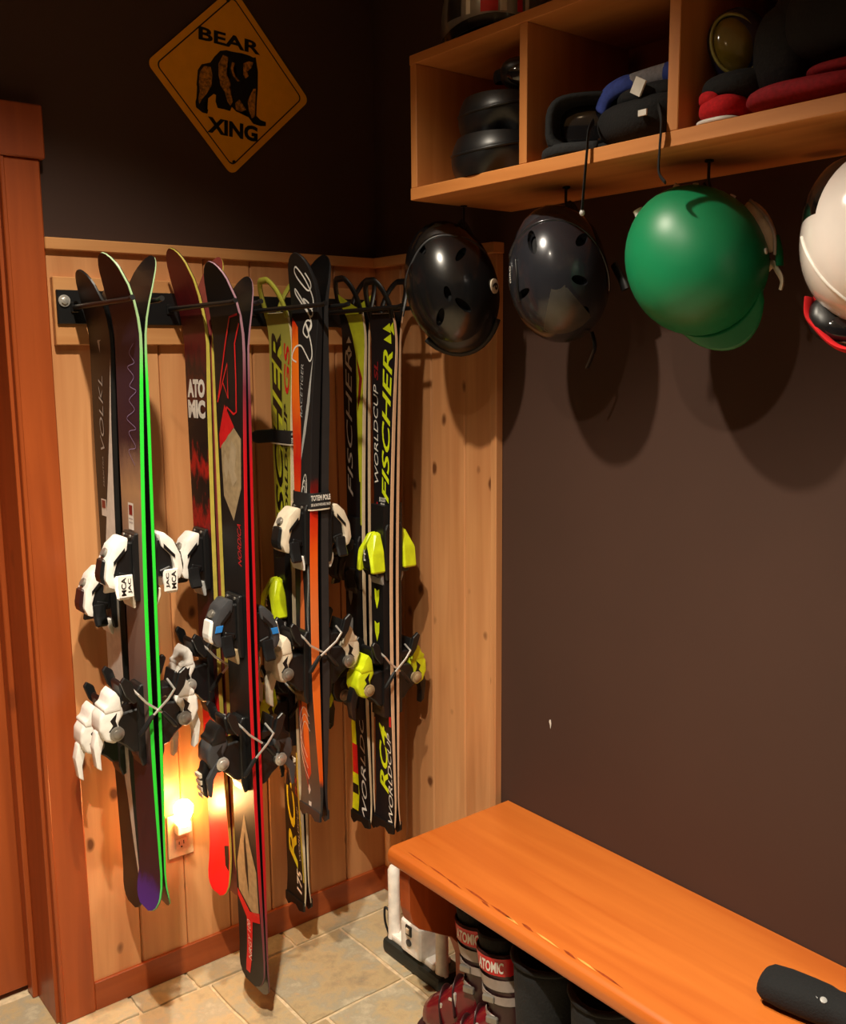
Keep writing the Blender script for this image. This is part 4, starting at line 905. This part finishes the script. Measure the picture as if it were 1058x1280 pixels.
# helmet on top: half-shell with silver, red and white panels
HT = Helmet(.115, .140, .150, (100, 108, 108)); ct = Vector((-.185, -.70, 2.306+.046))
th_ = thing('ski_helmet', 'silver, red and black helmet sitting on top of the cubby', 'helmet', ct, 'helmets on the cubby')
mT = Matrix((Vector((-.75, .66, 0)), Vector((-.66, -.75, 0)), Vector((0, 0, 1)))).transposed(); th_.rotation_euler = mT.to_euler()
nu = 40; rings = [[HT.p(HT.edge(2*PI*j/nu)*(i/14)*.999+.002, 2*PI*j/nu) for j in range(nu)] for i in range(15)]
b = B(); b.loft(rings, cap=False); b.o('shell', m_hsilver, th_, smooth=True)
b = B(); b.loft([[HT.p(HT.edge(2*PI*j/nu)*(.93+.07*i/3), 2*PI*j/nu, 1.02) for j in range(nu)] for i in range(4)], cap=False); b.o('lower_band', m_blackgl, th_, smooth=True)
for a0, a1, mm in ((74, 92, m_red), (94, 101, m_wprint), (58, 63, m_wprint), (112, 118, m_red), (30, 52, m_black), (121, 126, m_wprint)): patch(HT, th_, 40, 92, a0, a1, 1.005, 1.02, mm, 'panel')
patch(HT, th_, 60, 76, 62, 112, 1.01, 1.035, m_black, 'vent_cover')
b = B(); b.loft([[HT.p(HT.edge(2*PI*j/nu)*(i/8)*.96+.002, 2*PI*j/nu, .92) for j in range(nu)] for i in range(9)], cap=False); b.o('liner', m_dlining, th_, smooth=True)
# first bay: two moulded guards and goggles
def guard(name, label, c, rz, s, zs):
    t = thing(name, label, 'guard', c, 'moulded guards in the left bay', rot=(0, 0, rz))
    n = 22; rings = []
    for i in range(11):
        z = i/10*.078*zs; f = .80+.20*math.sin(PI*(.15+.7*i/10)); row = []
        for j in range(n+1):
            a = PI*(.02+.96*j/n); r = .072*s*f*(1-.22*math.exp(-((a-PI*.5)/.28)**2)*max(0, 1-i/6)); row.append((r*math.cos(a)*1.05, -r*math.sin(a)*1.25, z))
        for j in range(n, -1, -1):
            a = PI*(.02+.96*j/n); r = .064*s*f; row.append((r*math.cos(a)*1.05, -r*math.sin(a)*1.2+.004, z))
        rings.append(row)
    b = B(); b.loft(rings); b.o('shell', m_black, t, smooth=45)
    b = B(); b.tube([(.0715*s*math.cos(PI*j/20)*1.05, -.0715*s*math.sin(PI*j/20)*1.25, .048*zs+.008*math.sin(PI*j/10)) for j in range(21)], .003, 8); b.o('raised_rib', m_black, t, smooth=True)
    b = B(); b.box((-.05*s, .0, .012), (.05*s, .02, .060*zs), bev=.008, seg=2); b.o('padding', m_cloth, t)
    webbing('strap', [(.07*s, -.01, .03), (.06*s, .05, .035), (0, .065, .035), (-.06*s, .05, .035), (-.07*s, -.01, .03)], m_cloth, t, None, .010)
guard('protective_guard', 'glossy black moulded guard at the bottom of the left bay', (-.212, -.752, SH), -.72, 1.42, 1.05)
guard('protective_guard', 'glossy black moulded guard resting on the lower one', (-.200, -.752, SH+.084), -.80, 1.34, 1.0)
gg = thing('ski_goggles', 'small black goggles on top of the stacked guards', 'goggles', (-.232, -.838, SH+.163), 'goggles in the cubby'); gmx = Matrix.Rotation(-.8, 3, 'Z') @ Matrix.Rotation(.35, 3, 'X')
b = B(); b.ell((0, 0, .034), (.048, .026, .032), gmx, 20, 12, pw=.8); b.o('frame', m_black, gg, smooth=True)
b = B(); b.ell(gmx @ Vector((0, -.008, 0)) + Vector((0, 0, .034)), (.040, .024, .026), gmx, 20, 12); b.o('lens', m_lensd, gg, smooth=True)
webbing('strap', [gmx @ Vector(q)+Vector((0, 0, .034)) for q in ((.045, 0, 0), (.06, .03, -.01), (.03, .06, -.015), (-.03, .06, -.015), (-.06, .03, -.01), (-.045, 0, 0))], m_cloth, gg, None, .012)
# middle bay: neck warmers / goggle with banded hat
def roll(t, c, rx, ry, rz_, mat, name, rot=0, hole=.62, pw=1.0, n=28):
    """soft hollow tube lying on its side, opening facing -x"""
    m3 = Matrix.Rotation(rot, 3, 'Z'); b = B(); rings = []
    def ring(x, s, jit=0): return [m3 @ Vector((x, ry*s*math.copysign(abs(math.cos(2*PI*j/n))**pw, math.cos(2*PI*j/n))*(1+jit*math.sin(3*2*PI*j/n+x*40)), rz_*s*math.copysign(abs(math.sin(2*PI*j/n))**pw, math.sin(2*PI*j/n))*(1+jit*math.cos(2*2*PI*j/n)))) + Vector(c) for j in range(n)]
    for x, s in ((-rx*.2, hole*.7), (-rx*.75, hole*.9), (-rx*.97, hole), (-rx, hole+.14), (-rx*.94, .93), (-rx*.6, 1.0), (0, 1.02), (rx*.6, .97), (rx*.95, .8), (rx, .5)): rings.append(ring(x, s, .03))
    b.loft(rings); return b.o(name, mat, t, smooth=True)
gk = thing('ski_goggles', 'bulky black foam-backed goggles at the left of the middle bay', 'goggles', (-.225, -1.012, SH), 'goggles in the cubby')
roll(gk, (0, 0, .060), .062, .082, .058, m_cloth, 'foam_frame', rot=.62, hole=.80, pw=.72)
b = B(); b.ell(Matrix.Rotation(.62, 3, 'Z') @ Vector((-.022, 0, 0)) + Vector((0, 0, .060)), (.014, .066, .044), Matrix.Rotation(.62, 3, 'Z'), 18, 10); b.o('lens', m_lensd, gk, smooth=True)
b = B(); b.tube(smooth_path([(.05, .04, .012), (-.055, .062, .010), (-.085, .0, .012), (-.055, -.07, .010)]), .010, 8, flat=.5); b.o('strap', m_cloth2, gk, smooth=True)
B().box((-.078, .018, .034), (-.074, .030, .040)).o('size_tag', m_blue, gk)
def lump(t, c, rad, mat, name, seed, amp=.12, pw=.75, mtx=None):
    b = B(); b.ell(c, rad, mtx, 36, 22, pw)
    rn = random.Random(seed); ks = [(rn.uniform(15, 45), rn.uniform(15, 45), rn.uniform(15, 45), rn.uniform(0, 6)) for _ in range(4)]
    for v in b.bm.verts:
        d = v.co-Vector(c); f = sum(math.sin(a*v.co.x+b_*v.co.y+c_*v.co.z+e) for a, b_, c_, e in ks)/4
        v.co = Vector(c)+d*(1+amp*f)
    return b.o(name, mat, t, smooth=True)
ht = thing('fleece_hat', 'black fleece hat with a blue and grey band in the middle bay', 'hat', (-.185, -1.155, SH))
lump(ht, (0, 0, .046), (.105, .105, .044), m_cloth, 'body', 21, .10); lump(ht, (-.01, -.01, .088), (.075, .090, .022), m_cloth2, 'crown', 23, .14)
b = B(); b.tube(smooth_path([(-.06, .095, .080), (-.065, .075, .104), (-.06, .045, .116), (-.05, .028, .118)]), .018, 10, flat=.6); b.o('blue_band', m_blueband, ht, smooth=True)
b = B(); b.tube(smooth_path([(-.052, .032, .118), (-.045, -.01, .122), (-.045, -.045, .122)]), .017, 10, flat=.6); b.o('grey_band', m_greyband, ht, smooth=True)
b = B(); b.tube(smooth_path([(-.045, -.040, .122), (-.045, -.075, .116), (-.03, -.098, .09)]), .018, 10, flat=.6); b.o('blue_band', m_blueband, ht, smooth=True)
mt_ = Matrix.Translation((-.098, -.022, .094)) @ Matrix.Rotation(.5, 4, 'X')
B().box((-.002, -.012, -.014), (.002, .012, .014), mtx=mt_).o('care_tag', m_wprint, ht)
B().box((-.112, -.052, .040), (-.109, -.034, .050)).o('care_tag', m_wprint, ht)
bpy.context.view_layer.update()
wtube(ht, 'tie_cord', [px(742, 152, 0, -.28), px(736, 165, 0, -.315), px(734, 190, 0, -.322), px(731, 225, 0, -.322), px(728, 262, 0, -.322)], m_cloth, .006, .35)
b = B(); b.ell(px(728, 266, 0, -.322), (.005, .005, .006)); o = b.o('cord_bead', m_lgrey, ht, smooth=True); wp(o, ht)
wtube(ht, 'tie_cord', [px(822, 128, 0, -.26), px(827, 150, 0, -.318), px(825, 185, 0, -.322), px(824, 215, 0, -.322), px(832, 228, 0, -.322)], m_cloth, .006, .35)
# right bay: goggles, dark jacket, red garments
jk = thing('folded_jacket', 'dark folded jacket filling the right bay of the cubby', 'jacket', (-.15, -1.45, SH))
lump(jk, (-.01, -.05, .140), (.110, .120, .085), m_cloth, 'folded_body', 3)
lump(jk, (-.06, .10, .062), (.075, .060, .026), m_cloth2, 'sleeve', 4, .1)
lump(jk, (-.065, .02, .10), (.06, .05, .075), m_cloth2, 'collar', 6, .08)
lump(jk, (-.09, -.07, .135), (.045, .08, .06), m_cloth, 'hood', 16, .08)
b = B(); b.ell((-.115, -.085, .190), (.010, .018, .009)); b.o('toggle', m_lgrey, jk, smooth=True)
rg = thing('red_glove', 'bright red fleece glove bunched at the left of the right bay', 'glove', (-.24, -1.335, SH))
lump(rg, (0, 0, .030), (.050, .042, .022), m_redcloth, 'palm', 8, .16)
lump(rg, (-.02, .012, .046), (.030, .022, .014), m_redcloth, 'thumb', 9, .12)
lump(rg, (-.02, .0, .008), (.035, .040, .007), m_wprint, 'cuff', 12, .05)
rs = thing('red_shirt', 'crimson garment folded under the dark jacket', 'shirt', (-.22, -1.49, SH))
lump(rs, (0, 0, .026), (.085, .115, .022), m_darkred, 'body', 10, .10); lump(rs, (.0, -.05, .050), (.07, .06, .014), m_darkred, 'fold', 13, .08)
ga = thing('ski_goggles', 'navy goggles with an amber lens leaning in the right bay', 'goggles', (-.215, -1.335, SH+.070), 'goggles in the cubby'); gq = basis((-.25, .0, .97), (-.35, 1, 0))
b = B(); b.ell((0, 0, .062), (.050, .068, .026), gq, 24, 14, pw=.85); b.o('frame', m_navy, ga, smooth=True)
b = B(); b.ell(gq @ Vector((-.010, .002, .012)) + Vector((0, 0, .062)), (.035, .052, .020), gq, 24, 14); b.o('lens', m_lens, ga, smooth=True)
b = B(); rr = [gq @ Vector((-.010+.036*math.cos(2*PI*k/30), .002+.053*math.sin(2*PI*k/30), .020)) + Vector((0, 0, .062)) for k in range(31)]; b.tube(rr, .003, 6); b.o('lens_rim', plain('olive trim', '#8c8440', .4), ga, smooth=True)
b = B(); b.tube(smooth_path([gq @ Vector(q)+Vector((0, 0, .062)) for q in ((.045, .0, 0), (.06, -.05, -.02), (.04, -.075, -.01))]), .014, 8, flat=.35); b.o('strap', m_cloth2, ga, smooth=True)

# ------------------------------------------------------------------ on and under the bench
pc = px(1010, 1248, 2, .515)
pouch = thing('glove', 'black fabric glove lying on the right end of the bench', 'glove', (pc.x, pc.y, BZ))
dirv = Vector((px(1058, 1268, 2, .5)-px(955, 1225, 2, .5))); dirv.z = 0; dirv.normalize(); sdv = Vector((-dirv.y, dirv.x, 0))
b = B(); rings = []
for s_, w_, h_ in ((-.082, .018, .012), (-.080, .034, .020), (-.070, .041, .027), (-.04, .043, .031), (0, .042, .032), (.03, .041, .031), (.045, .037, .028), (.062, .037, .029), (.09, .043, .032), (.14, .045, .032), (.17, .04, .028), (.18, .02, .014)):
    rings.append([dirv*s_ + sdv*(w_*math.cos(2*PI*k/20)) + Vector((0, 0, .032+h_*math.copysign(abs(math.sin(2*PI*k/20))**.8, math.sin(2*PI*k/20)))) for k in range(20)])
b.loft(rings); b.o('body', m_cloth, pouch, smooth=True)
b = B(); b.disc(dirv*.035-sdv*.024+Vector((0, 0, .055)), (-.3, -.3, .9), .006, .005, 14); b.o('snap_button', m_lgrey, pouch, smooth=40)
b = B(); b.tube([dirv*.026-sdv*.026+Vector((0, 0, .054)), dirv*.020-sdv*.024+Vector((0, 0, .055))], .0035, 8, flat=.5); b.o('small_logo', m_grey, pouch)
# boot dryer
bd = thing('boot_dryer', 'white boot dryer with a dark rubber base beside the bench bracket', 'boot dryer', (-.18, -.40, 0)); O = (-.18, -.40, 0)
B().box((-.225, -.535, 0), (-.135, -.285, .042), bev=.012, seg=2).o('base', m_gum, bd, org=O)
B().box((-.212, -.50, .040), (-.150, -.31, .060), bev=.006, seg=2).o('base_top', m_white, bd, org=O)
for y in (-.305, -.515):
    b = B(); b.tube([(-.195, y, .035), (-.195, y, .05), (-.195, y, .20), (-.195, y, .245), (-.195, y, .255)], [.020, .0175, .0165, .0165, .011], 18); b.o('post', m_white, bd, org=O, smooth=50)
B().box((-.230, -.465, .052), (-.150, -.375, .150), bev=.014, seg=3).o('blower_box', m_white, bd, org=O)
sw = B().box((-.234, -.430, .112), (-.228, -.405, .142), bev=.002).o('switch', m_black, bd, org=O); B().box((-.237, -.424, .120), (-.233, -.411, .136), bev=.001).o('rocker', m_cream, sw)
sw.children[0].location = (.18, .40, 0)
b = B(); b.disc((-.231, -.418, .092), (1, 0, 0), .010, .006, 18); b.o('badge', m_grey, bd, org=O, smooth=40)
b = B(); b.tube(smooth_path([(-.19, -.285, .10), (-.195, -.262, .11), (-.19, -.255, .06), (-.17, -.25, .012), (-.10, -.15, .006), (-.04, -.10, .006)]), .0035, 8); b.o('power_cord', m_rubber, bd, org=O, smooth=True)
# ski boots
def ski_boot(label, loc, rz):
    t = thing('ski_boot', label, 'ski boot', loc, 'red ski boots under the bench', rot=(0, 0, rz))        # toe along +y
    n = 24
    def ring(y, w_, z0, z1, pw=.7):
        return [(w_*math.copysign(abs(math.cos(2*PI*k/n))**pw, math.cos(2*PI*k/n)), y, (z0+z1)/2+(z1-z0)/2*math.copysign(abs(math.sin(2*PI*k/n))**pw, math.sin(2*PI*k/n))) for k in range(n)]
    b = B(); b.loft([ring(y, w_, z0, z1) for y, w_, z0, z1 in ((-.135, .020, .02, .10), (-.125, .036, .015, .15), (-.08, .044, .014, .185), (-.02, .047, .014, .185), (.04, .049, .014, .150), (.09, .051, .014, .112), (.13, .049, .014, .090), (.155, .040, .016, .075), (.165, .022, .020, .055))]); b.o('lower_shell', m_bootred, t, smooth=True)
    b = B(); b.loft([ring(y, w_, 0, .016, .5) for y, w_ in ((-.145, .030), (-.13, .036), (.15, .036), (.178, .034), (.183, .030))]); b.o('sole', m_bootdk, t)
    def cr(z, cx, rx, ry): return [(rx*math.cos(2*PI*k/n), cx+ry*math.sin(2*PI*k/n), z) for k in range(n)]
    b = B(); b.loft([cr(.10, -.070, .046, .060), cr(.16, -.065, .050, .066), cr(.21, -.050, .051, .066), cr(.25, -.040, .053, .067), cr(.29, -.028, .055, .068), cr(.318, -.020, .056, .069)], cap=False); cf = b.o('cuff', m_bootdk, t, smooth=True); cf.modifiers.new('s', 'SOLIDIFY').thickness = .006
    for z, mm, h in ((.292, m_red, .040), (.250, m_bootgrey, .026), (.215, m_bootgrey, .020)):
        f = (z-.10)/.218; cx = -.070+.05*f; b = B(); b.loft([cr(z-h/2, cx-.004, .057, .0695), cr(z+h/2, cx+.003, .0585, .071)], cap=False); b.o('cuff_band', mm, t, smooth=True)
    def wrap(word, z, h, a0, span):
        f = (z-.10)/.218; cx = -.070+.05*f
        text_obj('lettering', word, lambda x, y: (.0600*math.cos(a0+x*1), cx+.0725*math.sin(a0+x*1), z+y), span, h, m_wprint, t, .03)
    wrap('ATOMIC', .292, .026, BOOT_A, 1.25)
    b = B(); b.loft([cr(.310, -.020, .044, .056), cr(.345, -.012, .047, .058), cr(.352, -.010, .043, .054), cr(.31, -.020, .036, .046)], cap=False); b.o('liner', m_cloth, t, smooth=True)
    for y, z, w_ in ((.095, .088, .050), (.045, .125, .050)):
        b = B(); b.tube(smooth_path([(-w_-.004, y-.02, z-.045), (-w_*.8, y-.006, z+.006), (0, y, z+.026), (w_*.8, y-.006, z+.006), (w_+.003, y-.02, z-.045)]), .010, 8, flat=.35); b.o('buckle_strap', m_bootdk, t, smooth=True)
        b = B()
        for k in range(4): b.box((-w_*.95+.012*k, y-.014, z-.012+.0085*k), (-w_*.95+.012*k+.008, y+.010, z-.004+.0085*k), bev=.002)
        b.box((-w_*.98, y-.020, z-.024), (-w_*.55, y-.008, z+.012), bev=.003); b.o('buckle', m_steel, t)
    for z in (.215, .165):
        f = (z-.10)/.218; cx = -.070+.05*f; b = B(); b.tube([(.056*math.cos(a), cx+.070*math.sin(a), z) for a in [PI*.15+PI*.75*k/12 for k in range(13)]], .009, 8, flat=.3, ref=(0, 0, 1)); b.o('buckle_strap', m_bootgrey, t, smooth=True)
        b = B(); b.box((-.062, cx+.010, z-.010), (-.050, cx+.050, z+.008), bev=.003); b.o('buckle', m_dksteel, t)
    return t
BOOT_A = PI*.96
ski_boot('red ski boot nearest the boot dryer', (-.280, -.722, 0), math.radians(22)).scale = (.74, .74, 1.04)
ski_boot('red ski boot beside the tall black boots', (-.312, -.836, 0), math.radians(24)).scale = (.74, .74, 1.04)
def tall_boot(label, loc, rz):
    t = thing('winter_boot', label, 'boot', loc, 'tall black boots under the bench', rot=(0, 0, rz)); n = 22
    def ring(y, w_, z0, z1): return [(w_*math.cos(2*PI*k/n), y, (z0+z1)/2+(z1-z0)/2*math.sin(2*PI*k/n)) for k in range(n)]
    b = B(); b.loft([ring(y, w_, z0, z1) for y, w_, z0, z1 in ((-.13, .02, .03, .09), (-.12, .045, .02, .15), (-.06, .056, .02, .16), (.03, .056, .02, .145), (.10, .054, .02, .11), (.15, .042, .02, .085), (.165, .02, .03, .06))]); b.o('foot', m_rubber, t, smooth=True)
    b = B(); b.loft([[((.060+e)*math.cos(2*PI*k/n), -.055+(.066+e)*math.sin(2*PI*k/n)+z*.06, z) for k in range(n)] for z, e in ((.10, 0), (.16, -.004), (.22, .002), (.28, .008), (.34, .013), (.375, .015))], cap=False); sh = b.o('shaft', m_cloth2, t, smooth=True); sh.modifiers.new('s', 'SOLIDIFY').thickness = .008
    B().box((-.056, -.14, 0), (.056, .165, .024), bev=.010, seg=2).o('sole', m_black, t)
    b = B(); b.tube([((.0755)*math.cos(2*PI*k/n), -.033+(.0815)*math.sin(2*PI*k/n), .372) for k in range(n+1)], .007, 8); b.o('collar', m_cloth, t, smooth=True)
tall_boot('tall black boot next to the red ski boots', (-.252, -.992, 0), math.radians(-92))
tall_boot('tall black boot farthest from the boot dryer', (-.250, -1.155, 0), math.radians(-88))
# chipped paint on the brown wall
b = B(); c = px(688, 905, 0, -.0004); b.face([b.V((c.x, c.y+a_, c.z+d_)) for a_, d_ in ((.003, .010), (-.002, .012), (-.004, .002), (-.001, -.014), (.001, -.002), (.004, .004))]); b.o('paint_chip', m_wprint, wall_right)
